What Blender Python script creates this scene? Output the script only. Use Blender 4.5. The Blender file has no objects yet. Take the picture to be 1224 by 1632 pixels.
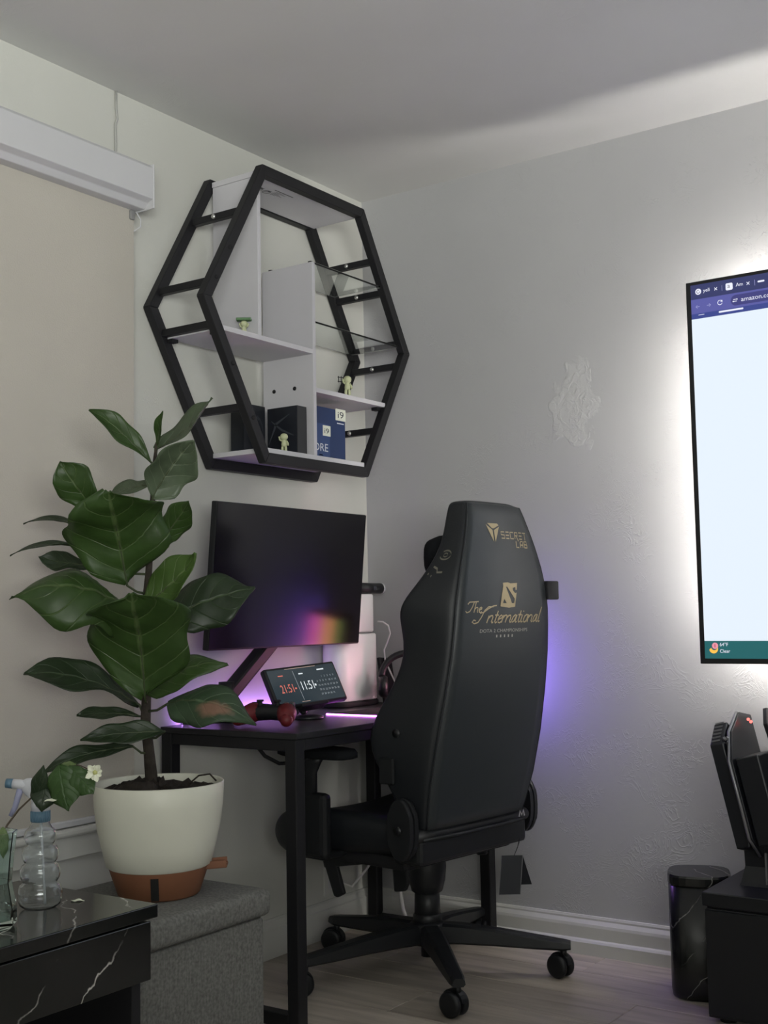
import bpy, bmesh, math, random
from mathutils import Vector, Matrix, Euler
random.seed(7)
SC = bpy.context.scene
COL = SC.collection
PI = math.pi
# ------------------------------------------------------------------ camera, world, lights, exposure
cam_d = bpy.data.cameras.new('camera'); cam = bpy.data.objects.new('camera', cam_d); COL.objects.link(cam)
cam_d.sensor_fit = 'VERTICAL'; cam_d.sensor_height = 32.0; cam_d.lens = 32.0*1948.04/1632
cam_d.clip_start = 0.05; cam_d.clip_end = 50
Rv = Vector((0.82059285, 0.57122754, -0.01806871)); Uv = Vector((0.06236113, -0.05806811, 0.99636298)); Fv = Vector((-0.56810076, 0.81873512, 0.08327267))
cam.matrix_world = Matrix(((Rv.x, Uv.x, -Fv.x, 2.4301), (Rv.y, Uv.y, -Fv.y, -3.3988), (Rv.z, Uv.z, -Fv.z, 1.0124), (0, 0, 0, 1)))
SC.camera = cam
W = bpy.data.worlds.new('world'); SC.world = W; W.use_nodes = True
W.node_tree.nodes['Background'].inputs[0].default_value = (0.93, 1.0, 0.90, 1)
W.node_tree.nodes['Background'].inputs[1].default_value = 0.0
vs = SC.view_settings; vs.view_transform = 'Standard'; vs.look = 'None'; vs.gamma = 1.0; vs.use_curve_mapping = False
vs.exposure = 0.0
def area_light(name, loc, target, sx, sy, power, colour, spread=PI):
    d = bpy.data.lights.new(name, 'AREA'); d.shape = 'RECTANGLE'; d.size = sx; d.size_y = sy; d.energy = power; d.color = colour
    o = bpy.data.objects.new(name, d); COL.objects.link(o); o.location = loc
    d.spread = spread; o.rotation_euler = (Vector(target)-Vector(loc)).to_track_quat('-Z', 'Y').to_euler(); return o
# unseen fill light added right of the camera to brighten the room
area_light('side_fill_light', (3.7, -4.35, 1.45), (2.5, -3.3, 2.45), 2.2, 1.2, 75.0, (0.98, 1.0, 0.95), math.radians(104))

# ------------------------------------------------------------------ materials
MATS = {}
def mat(name, col, rough=0.5, metal=0.0, spec=0.5, var=0.0, vscale=8.0, bump=0.0, bscale=60.0, emit=None, estr=0.0, trans=0.0, ior=1.45, coat=0.0, stretch=None):
    if name in MATS: return MATS[name]
    m = bpy.data.materials.new(name); m.use_nodes = True; nt = m.node_tree; b = nt.nodes['Principled BSDF']
    c4 = (*col, 1) if len(col) == 3 else col
    b.inputs['Base Color'].default_value = c4; b.inputs['Roughness'].default_value = rough; b.inputs['Metallic'].default_value = metal
    b.inputs['Specular IOR Level'].default_value = spec; b.inputs['Coat Weight'].default_value = coat; b.inputs['IOR'].default_value = ior
    b.inputs['Transmission Weight'].default_value = trans
    if emit: b.inputs['Emission Color'].default_value = (*emit, 1); b.inputs['Emission Strength'].default_value = estr
    if var > 0 or bump > 0:
        tc = nt.nodes.new('ShaderNodeTexCoord'); mp = nt.nodes.new('ShaderNodeMapping'); nt.links.new(tc.outputs['Object'], mp.inputs[0])
        if stretch: mp.inputs['Scale'].default_value = stretch
    if var > 0:
        n = nt.nodes.new('ShaderNodeTexNoise'); n.inputs['Scale'].default_value = vscale; n.inputs['Detail'].default_value = 5
        nt.links.new(mp.outputs[0], n.inputs['Vector'])
        r = nt.nodes.new('ShaderNodeValToRGB'); nt.links.new(n.outputs['Fac'], r.inputs[0])
        r.color_ramp.elements[0].position = 0.3; r.color_ramp.elements[1].position = 0.7
        r.color_ramp.elements[0].color = (*[max(0, x*(1-var)) for x in c4[:3]], 1); r.color_ramp.elements[1].color = (*[min(1, x*(1+var)) for x in c4[:3]], 1)
        nt.links.new(r.outputs[0], b.inputs['Base Color'])
    if bump > 0:
        n = nt.nodes.new('ShaderNodeTexNoise'); n.inputs['Scale'].default_value = bscale; n.inputs['Detail'].default_value = 4
        nt.links.new(mp.outputs[0], n.inputs['Vector'])
        bp = nt.nodes.new('ShaderNodeBump'); bp.inputs['Strength'].default_value = bump; bp.inputs['Distance'].default_value = 0.003
        nt.links.new(n.outputs['Fac'], bp.inputs['Height']); nt.links.new(bp.outputs[0], b.inputs['Normal'])
    MATS[name] = m; return m
def glow(name, col, s):
    return mat(name, (0.02, 0.02, 0.02), 0.6, emit=col, estr=s)
def N(nt, t, **k):
    n = nt.nodes.new(t)
    for a, v in k.items(): setattr(n, a, v)
    return n
def ramp(nt, src, stops):
    r = N(nt, 'ShaderNodeValToRGB'); e = r.color_ramp.elements
    while len(e) < len(stops): e.new(0.5)
    for i, (p, c) in enumerate(stops): e[i].position = p; e[i].color = (*c, 1) if not isinstance(c, (int, float)) else (c, c, c, 1)
    nt.links.new(src, r.inputs[0]); return r.outputs[0]
def math_n(nt, op, a, b=None):
    m = N(nt, 'ShaderNodeMath', operation=op)
    for i, v in ((0, a), (1, b)):
        if v is None: continue
        if isinstance(v, (int, float)): m.inputs[i].default_value = v
        else: nt.links.new(v, m.inputs[i])
    return m.outputs[0]
def noise(nt, vec, scale, detail=4, dist=0.0):
    n = N(nt, 'ShaderNodeTexNoise'); n.inputs['Scale'].default_value = scale; n.inputs['Detail'].default_value = detail; n.inputs['Distortion'].default_value = dist
    nt.links.new(vec, n.inputs['Vector']); return n.outputs['Fac']

def plaster(name, col, strength, patch=False):
    m = bpy.data.materials.new(name); m.use_nodes = True; nt = m.node_tree; b = nt.nodes['Principled BSDF']
    b.inputs['Roughness'].default_value = 0.72; b.inputs['Specular IOR Level'].default_value = 0.25
    tc = N(nt, 'ShaderNodeTexCoord'); P = tc.outputs['Object']
    # trowel ridges: thin lines of a warped noise, shown only in patches
    w = noise(nt, P, 12.0, 3, 1.8)
    ridg = math_n(nt, 'ABSOLUTE', math_n(nt, 'SUBTRACT', math_n(nt, 'FRACT', math_n(nt, 'MULTIPLY', w, 9.0)), 0.5))
    line = ramp(nt, ridg, [(0.0, 1.0), (0.16, 0.2), (0.34, 0.0)])
    msk = ramp(nt, noise(nt, P, 4.5, 4, 0.6), [(0.54, 0.0), (0.70, 1.0)])
    h = math_n(nt, 'MULTIPLY', line, msk)
    w2 = noise(nt, P, 26.0, 3, 1.6)
    l2 = ramp(nt, math_n(nt, 'ABSOLUTE', math_n(nt, 'SUBTRACT', w2, 0.5)), [(0.0, 1.0), (0.03, 0.0)])
    m2 = ramp(nt, noise(nt, P, 6.0, 3, 0.2), [(0.54, 0.0), (0.64, 0.8)])
    h2 = math_n(nt, 'MULTIPLY', l2, m2)
    h3 = math_n(nt, 'MULTIPLY', noise(nt, P, 45.0, 4), 0.25)
    hh = math_n(nt, 'ADD', math_n(nt, 'ADD', h, h2), h3)
    base = ramp(nt, noise(nt, P, 1.7, 4), [(0.3, tuple(x*0.96 for x in col)), (0.7, tuple(min(1, x*1.04) for x in col))])
    if patch:   # spackled repair: irregular paler patch on the wall paint
        s = N(nt, 'ShaderNodeVectorMath', operation='SUBTRACT'); nt.links.new(P, s.inputs[0]); s.inputs[1].default_value = (0.792, 0.0, 1.635)
        sc = N(nt, 'ShaderNodeVectorMath', operation='MULTIPLY'); nt.links.new(s.outputs[0], sc.inputs[0]); sc.inputs[1].default_value = (12.0, 0.0, 6.0)
        ln = N(nt, 'ShaderNodeVectorMath', operation='LENGTH'); nt.links.new(sc.outputs[0], ln.inputs[0])
        d = math_n(nt, 'ADD', ln.outputs['Value'], math_n(nt, 'MULTIPLY', math_n(nt, 'SUBTRACT', noise(nt, P, 13.0, 5, 0.5), 0.5), 1.7))
        k = ramp(nt, d, [(0.78, 1.0), (0.88, 0.0)])
        mx = N(nt, 'ShaderNodeMix', data_type='RGBA'); nt.links.new(math_n(nt, 'MULTIPLY', k, 0.6), mx.inputs[0]); nt.links.new(base, mx.inputs[6])
        mx.inputs[7].default_value = (min(1, col[0]*1.18), min(1, col[1]*1.18), min(1, col[2]*1.16), 1); base = mx.outputs[2]
        ek = ramp(nt, noise(nt, P, 38.0, 4, 1.0), [(0.45, 0.0), (0.6, 1.0)])
        hh = math_n(nt, 'ADD', hh, math_n(nt, 'MULTIPLY', k, math_n(nt, 'ADD', 0.4, math_n(nt, 'MULTIPLY', ek, 0.7))))
    nt.links.new(base, b.inputs['Base Color'])
    bp = N(nt, 'ShaderNodeBump'); bp.inputs['Strength'].default_value = strength; bp.inputs['Distance'].default_value = 0.004
    nt.links.new(hh, bp.inputs['Height']); nt.links.new(bp.outputs[0], b.inputs['Normal']); return m

def marble(name, rough=0.12, scale=1.0):
    m = bpy.data.materials.new(name); m.use_nodes = True; nt = m.node_tree; b = nt.nodes['Principled BSDF']
    b.inputs['Roughness'].default_value = rough; b.inputs['Specular IOR Level'].default_value = 0.5
    tc = N(nt, 'ShaderNodeTexCoord'); P = tc.outputs['Object']
    d = N(nt, 'ShaderNodeVectorMath', operation='DOT_PRODUCT'); nt.links.new(P, d.inputs[0]); d.inputs[1].default_value = (5.0*scale, 7.2*scale, -5.6*scale)
    t = math_n(nt, 'ADD', d.outputs['Value'], math_n(nt, 'MULTIPLY', noise(nt, P, 5.0*scale, 6, 0.3), 1.5))
    v = ramp(nt, math_n(nt, 'ABSOLUTE', math_n(nt, 'SUBTRACT', math_n(nt, 'FRACT', t), 0.5)), [(0.0, 1.0), (0.010, 0.55), (0.022, 0.0)])
    brk = ramp(nt, noise(nt, tc.outputs['Object'], 9.0, 4), [(0.42, 0.0), (0.62, 1.0)])
    k = math_n(nt, 'MULTIPLY', v, brk)
    mx = N(nt, 'ShaderNodeMix', data_type='RGBA'); nt.links.new(k, mx.inputs[0]); mx.inputs[6].default_value = (0.009, 0.010, 0.010, 1); mx.inputs[7].default_value = (0.62, 0.60, 0.56, 1)
    nt.links.new(mx.outputs[2], b.inputs['Base Color']); return m

def leaf_mat(name, col, vein, patch=False, rough=0.42):
    m = bpy.data.materials.new(name); m.use_nodes = True; nt = m.node_tree; b = nt.nodes['Principled BSDF']
    b.inputs['Roughness'].default_value = rough; b.inputs['Specular IOR Level'].default_value = 0.35
    uv = N(nt, 'ShaderNodeUVMap'); sp = N(nt, 'ShaderNodeSeparateXYZ'); nt.links.new(uv.outputs[0], sp.inputs[0])
    u, v = sp.outputs[0], sp.outputs[1]                    # u along leaf 0..1, v across -1..1 stored as 0..1
    av = math_n(nt, 'ABSOLUTE', math_n(nt, 'SUBTRACT', math_n(nt, 'MULTIPLY', v, 2.0), 1.0))
    mid = ramp(nt, av, [(0.0, 1.0), (0.035, 0.7), (0.06, 0.0)])
    t = math_n(nt, 'SUBTRACT', math_n(nt, 'MULTIPLY', u, 5.0), math_n(nt, 'MULTIPLY', math_n(nt, 'POWER', av, 1.3), 1.5))
    side = ramp(nt, math_n(nt, 'ABSOLUTE', math_n(nt, 'SUBTRACT', math_n(nt, 'FRACT', t), 0.5)), [(0.0, 0.8), (0.028, 0.4), (0.05, 0.0)])
    k = math_n(nt, 'MAXIMUM', mid, side)
    tc = N(nt, 'ShaderNodeTexCoord')
    base = ramp(nt, noise(nt, tc.outputs['Object'], 14.0, 4), [(0.3, tuple(x*0.8 for x in col)), (0.7, tuple(x*1.2 for x in col))])
    mx = N(nt, 'ShaderNodeMix', data_type='RGBA'); nt.links.new(math_n(nt, 'MULTIPLY', k, 0.75), mx.inputs[0]); nt.links.new(base, mx.inputs[6]); mx.inputs[7].default_value = (*vein, 1)
    out = mx.outputs[2]
    if patch:
        d = N(nt, 'ShaderNodeVectorMath', operation='DISTANCE'); nt.links.new(uv.outputs[0], d.inputs[0]); d.inputs[1].default_value = (0.66, 0.38, 0)
        dd = math_n(nt, 'ADD', d.outputs['Value'], math_n(nt, 'MULTIPLY', noise(nt, tc.outputs['Object'], 45.0, 4), 0.22))
        pk = ramp(nt, dd, [(0.22, 0.85), (0.34, 0.0)])
        m2 = N(nt, 'ShaderNodeMix', data_type='RGBA'); nt.links.new(pk, m2.inputs[0]); nt.links.new(out, m2.inputs[6]); m2.inputs[7].default_value = (0.22, 0.12, 0.085, 1); out = m2.outputs[2]
    nt.links.new(out, b.inputs['Base Color'])
    bp = N(nt, 'ShaderNodeBump'); bp.inputs['Strength'].default_value = 0.5; bp.inputs['Distance'].default_value = 0.003
    nt.links.new(math_n(nt, 'SUBTRACT', 1.0, k), bp.inputs['Height']); nt.links.new(bp.outputs[0], b.inputs['Normal'])
    b.inputs['Subsurface Weight'].default_value = 0.0
    return m

def fabric(name, col, scale=420.0):
    m = bpy.data.materials.new(name); m.use_nodes = True; nt = m.node_tree; b = nt.nodes['Principled BSDF']
    b.inputs['Roughness'].default_value = 0.95; b.inputs['Specular IOR Level'].default_value = 0.1
    tc = N(nt, 'ShaderNodeTexCoord')
    n1 = noise(nt, tc.outputs['Object'], scale*0.35, 3); mp = N(nt, 'ShaderNodeMapping'); mp.inputs['Scale'].default_value = (1, 1, 0.08); nt.links.new(tc.outputs['Object'], mp.inputs[0])
    n2 = noise(nt, mp.outputs[0], scale*0.5, 2)
    s = math_n(nt, 'ADD', math_n(nt, 'MULTIPLY', n1, 0.72), math_n(nt, 'MULTIPLY', n2, 0.28))
    c = ramp(nt, s, [(0.3, tuple(x*0.65 for x in col)), (0.7, tuple(x*1.35 for x in col))]); nt.links.new(c, b.inputs['Base Color'])
    bp = N(nt, 'ShaderNodeBump'); bp.inputs['Strength'].default_value = 0.4; bp.inputs['Distance'].default_value = 0.002
    nt.links.new(s, bp.inputs['Height']); nt.links.new(bp.outputs[0], b.inputs['Normal']); return m

def wood_floor(name):
    m = bpy.data.materials.new(name); m.use_nodes = True; nt = m.node_tree; b = nt.nodes['Principled BSDF']
    b.inputs['Roughness'].default_value = 0.42; b.inputs['Specular IOR Level'].default_value = 0.4
    tc = N(nt, 'ShaderNodeTexCoord'); mp = N(nt, 'ShaderNodeMapping'); mp.inputs['Scale'].default_value = (1.2, 12.0, 6.0); nt.links.new(tc.outputs['Object'], mp.inputs[0])
    oi = N(nt, 'ShaderNodeObjectInfo'); ad = N(nt, 'ShaderNodeVectorMath', operation='ADD'); nt.links.new(mp.outputs[0], ad.inputs[0])
    cm = N(nt, 'ShaderNodeCombineXYZ'); nt.links.new(math_n(nt, 'MULTIPLY', oi.outputs['Random'], 40.0), cm.inputs[0]); nt.links.new(cm.outputs[0], ad.inputs[1])
    g = noise(nt, ad.outputs[0], 2.2, 6, 0.8)
    c = ramp(nt, g, [(0.25, (0.30, 0.26, 0.22)), (0.55, (0.47, 0.415, 0.355)), (0.8, (0.58, 0.52, 0.45))])
    br = N(nt, 'ShaderNodeHueSaturation'); nt.links.new(c, br.inputs['Color']); nt.links.new(math_n(nt, 'ADD', math_n(nt, 'MULTIPLY', oi.outputs['Random'], 0.35), 0.82), br.inputs['Value'])
    nt.links.new(br.outputs[0], b.inputs['Base Color']); return m

M_wall = plaster('wall_white_paint', (0.60, 0.60, 0.56), 0.10)
M_back = plaster('wall_grey_paint', (0.47, 0.47, 0.48), 0.30, patch=True)
M_ceil = plaster('ceiling_paint', (0.62, 0.62, 0.61), 0.12)
M_trim = mat('trim_white', (0.62, 0.62, 0.59), 0.45, var=0.05, vscale=5)
M_floor = wood_floor('floor_laminate')
M_sub = mat('floor_groove', (0.03, 0.027, 0.024), 0.8)
M_blind = mat('blind_fabric', (0.50, 0.47, 0.42), 0.9, var=0.03, vscale=3, bump=0.25, bscale=260)
M_cass = mat('cassette_white', (0.58, 0.58, 0.60), 0.4)
M_frame = mat('black_metal', (0.012, 0.012, 0.014), 0.5, spec=0.4, bump=0.05, bscale=300)
M_board = mat('white_laminate', (0.58, 0.57, 0.60), 0.45, var=0.02)
M_screw = mat('screw_metal', (0.75, 0.75, 0.73), 0.3, metal=0.9)
M_glass = mat('clear_glass', (0.94, 0.98, 0.97), 0.02, trans=1.0, ior=1.5)
M_black = mat('black_plastic', (0.012, 0.013, 0.015), 0.42, bump=0.04, bscale=400)
M_matte = mat('matte_black', (0.010, 0.010, 0.012), 0.75)
M_leather = mat('black_leather', (0.013, 0.015, 0.018), 0.47, spec=0.5, bump=0.12, bscale=330)
M_suede = mat('black_suede', (0.009, 0.010, 0.012), 0.85, spec=0.2, bump=0.2, bscale=500)
M_gold = mat('gold_print', (0.46, 0.37, 0.22), 0.4, metal=0.25)
M_paleprint = mat('pale_print', (0.44, 0.43, 0.38), 0.5)
M_marble = marble('black_marble')
M_marble2 = marble('black_marble_column', 0.25, 1.7)
M_otto = fabric('ottoman_fabric', (0.16, 0.16, 0.15))
M_pot = mat('pot_glaze', (0.66, 0.66, 0.57), 0.45, var=0.03)
M_terra = mat('terracotta', (0.21, 0.088, 0.045), 0.6, var=0.1)
M_soil = mat('soil', (0.022, 0.016, 0.012), 1.0, var=0.5, vscale=60, bump=1.0, bscale=90)
M_bark = mat('bark', (0.035, 0.028, 0.022), 0.9, var=0.4, vscale=50, bump=0.8, bscale=80)
LEAF = {'a': leaf_mat('leaf_green', (0.030, 0.062, 0.014), (0.085, 0.125, 0.045)),
        'b': leaf_mat('leaf_grey_green', (0.060, 0.085, 0.048), (0.15, 0.18, 0.12)),
        'c': leaf_mat('leaf_grey_lit', (0.085, 0.115, 0.07), (0.2, 0.24, 0.16)),  # paler copy for one leaf, grey light put into its colour
        'd': leaf_mat('leaf_dark_green', (0.016, 0.030, 0.012), (0.05, 0.08, 0.035)),
        'e': leaf_mat('leaf_bright_green', (0.055, 0.105, 0.022), (0.16, 0.22, 0.09)),
        'f': leaf_mat('leaf_damaged', (0.030, 0.055, 0.028), (0.10, 0.15, 0.08), patch=True)}
M_white = mat('white_plastic', (0.86, 0.86, 0.86), 0.35)
M_screenoff = mat('monitor_glass', (0.006, 0.006, 0.008), 0.16, spec=0.6)

# ------------------------------------------------------------------ mesh builder
class MB:
    def __init__(s): s.bm = bmesh.new(); s.mi = 0
    def _fin(s, geom, mx):
        vs_ = [g for g in geom if isinstance(g, bmesh.types.BMVert)]
        if mx is not None: bmesh.ops.transform(s.bm, matrix=mx, verts=vs_)
        fs = set(f for v in vs_ for f in v.link_faces)
        for f in fs: f.material_index = s.mi
        return vs_
    def box(s, lo, hi, bev=0.0, mx=None, seg=2):
        lo, hi = Vector(lo), Vector(hi)
        r = bmesh.ops.create_cube(s.bm, size=1.0)
        d = hi-lo; bmesh.ops.transform(s.bm, matrix=Matrix.Translation((lo+hi)/2) @ Matrix.Diagonal((d.x, d.y, d.z, 1)), verts=r['verts'])
        v = r['verts']
        if bev > 0:
            es = list(set(e for a in v for e in a.link_edges))
            q = bmesh.ops.bevel(s.bm, geom=es, offset=bev, segments=seg, affect='EDGES', profile=0.5)
            v = list(set(a for f in q['faces'] for a in f.verts) | set(a for a in v if a.is_valid))
        return s._fin(v, mx)
    def cbox(s, c, size, bev=0.0, rot=None, seg=2):
        h = Vector(size)/2; mx = Matrix.Translation(c)
        if rot is not None: mx = mx @ (rot if isinstance(rot, Matrix) else Euler(rot).to_matrix().to_4x4())
        return s.box(-h, h, bev, mx, seg)
    def bar(s, a, b, w, h, up=(0, 0, 1), bev=0.0):       # box bar from a to b
        a, b = Vector(a), Vector(b); z = (b-a).normalized(); x = Vector(up).cross(z)
        if x.length < 1e-4: x = Vector((1, 0, 0)).cross(z)
        x.normalize(); y = z.cross(x); L = (b-a).length
        mx = Matrix(((x.x, y.x, z.x, a.x), (x.y, y.y, z.y, a.y), (x.z, y.z, z.z, a.z), (0, 0, 0, 1)))
        return s.box((-w/2, -h/2, 0), (w/2, h/2, L), bev, mx)
    def tube(s, pts, r, n=8, caps=True):
        pts = [Vector(p) for p in pts]; rs = r if isinstance(r, (list, tuple)) else [r]*len(pts)
        rings = []; prev = None
        for i, p in enumerate(pts):
            t = (pts[min(i+1, len(pts)-1)]-pts[max(i-1, 0)]).normalized()
            if prev is None: prev = t.cross(Vector((0.31, 0.17, 0.93)));
            x = (prev - t*prev.dot(t))
            if x.length < 1e-6: x = t.cross(Vector((0, 1, 0.2)))
            x.normalize(); prev = x; y = t.cross(x)
            rings.append([s.bm.verts.new(p + (x*math.cos(2*PI*k/n)+y*math.sin(2*PI*k/n))*rs[i]) for k in range(n)])
        fs = []
        for a, b in zip(rings, rings[1:]):
            for k in range(n): fs.append(s.bm.faces.new((a[k], a[(k+1) % n], b[(k+1) % n], b[k])))
        if caps: fs.append(s.bm.faces.new(rings[0][::-1])); fs.append(s.bm.faces.new(rings[-1]))
        for f in fs: f.material_index = s.mi; f.smooth = True
        return rings
    def cyl(s, a, b, r, r2=None, n=24): return s.tube([a, b], [r, r if r2 is None else r2], n)
    def lathe(s, prof, c=(0, 0, 0), n=32, mx=None, smooth=True):     # prof: (r, z)
        c = Vector(c); rings = []; vv = []
        for r, z in prof:
            ring = [s.bm.verts.new(c + Vector((r*math.cos(2*PI*k/n), r*math.sin(2*PI*k/n), z))) for k in range(n)] if r > 1e-6 else [s.bm.verts.new(c+Vector((0, 0, z)))]
            rings.append(ring); vv += ring
        for a, b in zip(rings, rings[1:]):
            for k in range(n):
                if len(a) == 1 and len(b) == 1: continue
                if len(a) == 1: f = s.bm.faces.new((a[0], b[(k+1) % n], b[k]))
                elif len(b) == 1: f = s.bm.faces.new((a[k], a[(k+1) % n], b[0]))
                else: f = s.bm.faces.new((a[k], a[(k+1) % n], b[(k+1) % n], b[k]))
                f.material_index = s.mi; f.smooth = smooth
        if mx is not None: bmesh.ops.transform(s.bm, matrix=mx, verts=vv)
        return vv
    def ball(s, c, r, sc=(1, 1, 1), n=16):
        q = bmesh.ops.create_uvsphere(s.bm, u_segments=n, v_segments=max(6, n//2), radius=r)
        v = s._fin(q['verts'], Matrix.Translation(c) @ Matrix.Diagonal((*sc, 1)))
        for f in set(f for a in v for f in a.link_faces): f.smooth = True
        return v
    def prism(s, poly, t, mx=None, bev=0.0):             # polygon in xy, extruded along z by t
        a = [s.bm.verts.new((x, y, 0)) for x, y in poly]; b = [s.bm.verts.new((x, y, t)) for x, y in poly]
        n = len(poly); fs = [s.bm.faces.new(a[::-1]), s.bm.faces.new(b)]
        for k in range(n): fs.append(s.bm.faces.new((a[k], a[(k+1) % n], b[(k+1) % n], b[k])))
        v = a+b
        if bev > 0:
            es = list(set(e for f in fs for e in f.edges))
            q = bmesh.ops.bevel(s.bm, geom=es, offset=bev, segments=2, affect='EDGES', profile=0.5)
            v = list(set(x for f in q['faces'] for x in f.verts) | set(x for x in v if x.is_valid))
        return s._fin(v, mx)
    def loft(s, rings, smooth=True, cap=True):
        R_ = [[s.bm.verts.new(p) for p in r] for r in rings]; n = len(R_[0])
        fs = []
        for a, b in zip(R_, R_[1:]):
            for k in range(n): fs.append(s.bm.faces.new((a[k], a[(k+1) % n], b[(k+1) % n], b[k])))
        if cap: fs.append(s.bm.faces.new(R_[0][::-1])); fs.append(s.bm.faces.new(R_[-1]))
        for f in fs: f.smooth = smooth; f.material_index = s.mi
    def grid(s, rows, smooth=True):
        R_ = [[s.bm.verts.new(p) for p in r] for r in rows]
        for a, b in zip(R_, R_[1:]):
            for k in range(len(a)-1):
                f = s.bm.faces.new((a[k], a[k+1], b[k+1], b[k])); f.smooth = smooth; f.material_index = s.mi
    def torus(s, c, R1, r, mx=None, n=32, m=8, a0=0, a1=2*PI):
        pts = [Vector((R1*math.cos(a0+(a1-a0)*k/n), R1*math.sin(a0+(a1-a0)*k/n), 0)) for k in range(n+1)]
        if mx is not None: pts = [mx @ p for p in pts]
        pts = [p+Vector(c) for p in pts]
        s.tube(pts, r, m, caps=True)
    def build(s, name, mats, parent=None, world=True, sub=0, smooth=None, solid=0.0):
        me = bpy.data.meshes.new(name); bmesh.ops.recalc_face_normals(s.bm, faces=s.bm.faces)
        s.bm.to_mesh(me); s.bm.free()
        for m in (mats if isinstance(mats, (list, tuple)) else [mats]): me.materials.append(m)
        if smooth is not None:
            for p in me.polygons: p.use_smooth = smooth
        o = bpy.data.objects.new(name, me); COL.objects.link(o)
        if solid: k = o.modifiers.new('thickness', 'SOLIDIFY'); k.thickness = solid; k.offset = 0
        if sub: k = o.modifiers.new('smooth', 'SUBSURF'); k.levels = sub; k.render_levels = sub
        if parent is not None:
            o.parent = parent
            if world:      # authored in world space: express in the parent's local space
                me.transform(root_matrix(parent).inverted())
        return o
def pieces(mb, name, m, parent, world=True, **k):     # every loose piece of the builder becomes a part of its own
    bm = mb.bm; seen = set(); out = []
    for v0 in list(bm.verts):
        if v0 in seen: continue
        st = [v0]; isl = []; seen.add(v0)
        while st:
            v = st.pop(); isl.append(v)
            for e in v.link_edges:
                w = e.other_vert(v)
                if w not in seen: seen.add(w); st.append(w)
        q = MB(); mp = {v: q.bm.verts.new(v.co) for v in isl}
        for f in set(f for v in isl for f in v.link_faces):
            g = q.bm.faces.new([mp[v] for v in f.verts]); g.smooth = f.smooth; g.material_index = f.material_index
        out.append(q.build(name, m, parent, world, **k))
    bm.free(); return out
def root_matrix(o):
    m = Matrix.LocRotScale(o.location, o.rotation_euler, None)
    return root_matrix(o.parent) @ m if o.parent else m
def tag(o, label, cat, group=None):
    o['label'] = label; o['category'] = cat
    if group: o['group'] = group
    return o
def thing(name, label, cat, loc, rz=0.0, group=None):
    o = bpy.data.objects.new(name, None); COL.objects.link(o); o.location = loc; o.rotation_euler = (0, 0, rz); o.empty_display_size = 0.05
    return tag(o, label, cat, group)
def structure(o): o['kind'] = 'structure'; return o
def single(mb, name, m, label, cat, loc, group=None, sub=0):     # one-mesh thing authored in world space, origin at loc
    o = mb.build(name, m, None, sub=sub); o.data.transform(Matrix.Translation(-Vector(loc))); o.location = loc
    return tag(o, label, cat, group)
FONT = {}
def text_mesh(txt, size, depth=0.0):
    k = (txt, size, depth)
    if k in FONT: return FONT[k]
    c = bpy.data.curves.new('t', 'FONT'); c.body = txt; c.size = size; c.extrude = depth; c.resolution_u = 3
    o = bpy.data.objects.new('t', c); COL.objects.link(o)
    dg = bpy.context.evaluated_depsgraph_get(); me = o.evaluated_get(dg).to_mesh()
    res = ([tuple(v.co) for v in me.vertices], [tuple(p.vertices) for p in me.polygons])
    o.evaluated_get(dg).to_mesh_clear(); bpy.data.objects.remove(o); bpy.data.curves.remove(c)
    FONT[k] = res; return res
def put_text(mb, txt, size, fn, shear=0.0, sx=1.0, fit=None):     # fn maps (u,v) to a 3D point
    vs_, fs_ = text_mesh(txt, size)
    if fit:
        x0 = min(v[0] for v in vs_); x1 = max(v[0] for v in vs_); sx = fit/(x1-x0); off = -x0*sx
    else: off = 0
    q = [mb.bm.verts.new(fn(v[0]*sx+off+shear*v[1], v[1])) for v in vs_]
    for f in fs_:
        try: g = mb.bm.faces.new([q[i] for i in f]); g.material_index = mb.mi
        except ValueError: pass
def ribbon(mb, pts, w, fn):         # flat stroke of width w along 2D points
    n = len(pts); L = []; Rr = []
    for i, p in enumerate(pts):
        a = pts[max(i-1, 0)]; b = pts[min(i+1, n-1)]; dx, dy = b[0]-a[0], b[1]-a[1]; l = math.hypot(dx, dy) or 1
        ww = (w[i] if isinstance(w, list) else w)/2
        L.append(mb.bm.verts.new(fn(p[0]-dy/l*ww, p[1]+dx/l*ww))); Rr.append(mb.bm.verts.new(fn(p[0]+dy/l*ww, p[1]-dx/l*ww)))
    for i in range(n-1):
        f = mb.bm.faces.new((L[i], Rr[i], Rr[i+1], L[i+1])); f.material_index = mb.mi
def poly(mb, pts, fn):
    f = mb.bm.faces.new([mb.bm.verts.new(fn(*p)) for p in pts]); f.material_index = mb.mi
def disc(mb, c, r, fn, n=20): poly(mb, [(c[0]+r*math.cos(2*PI*k/n), c[1]+r*math.sin(2*PI*k/n)) for k in range(n)], fn)

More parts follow.
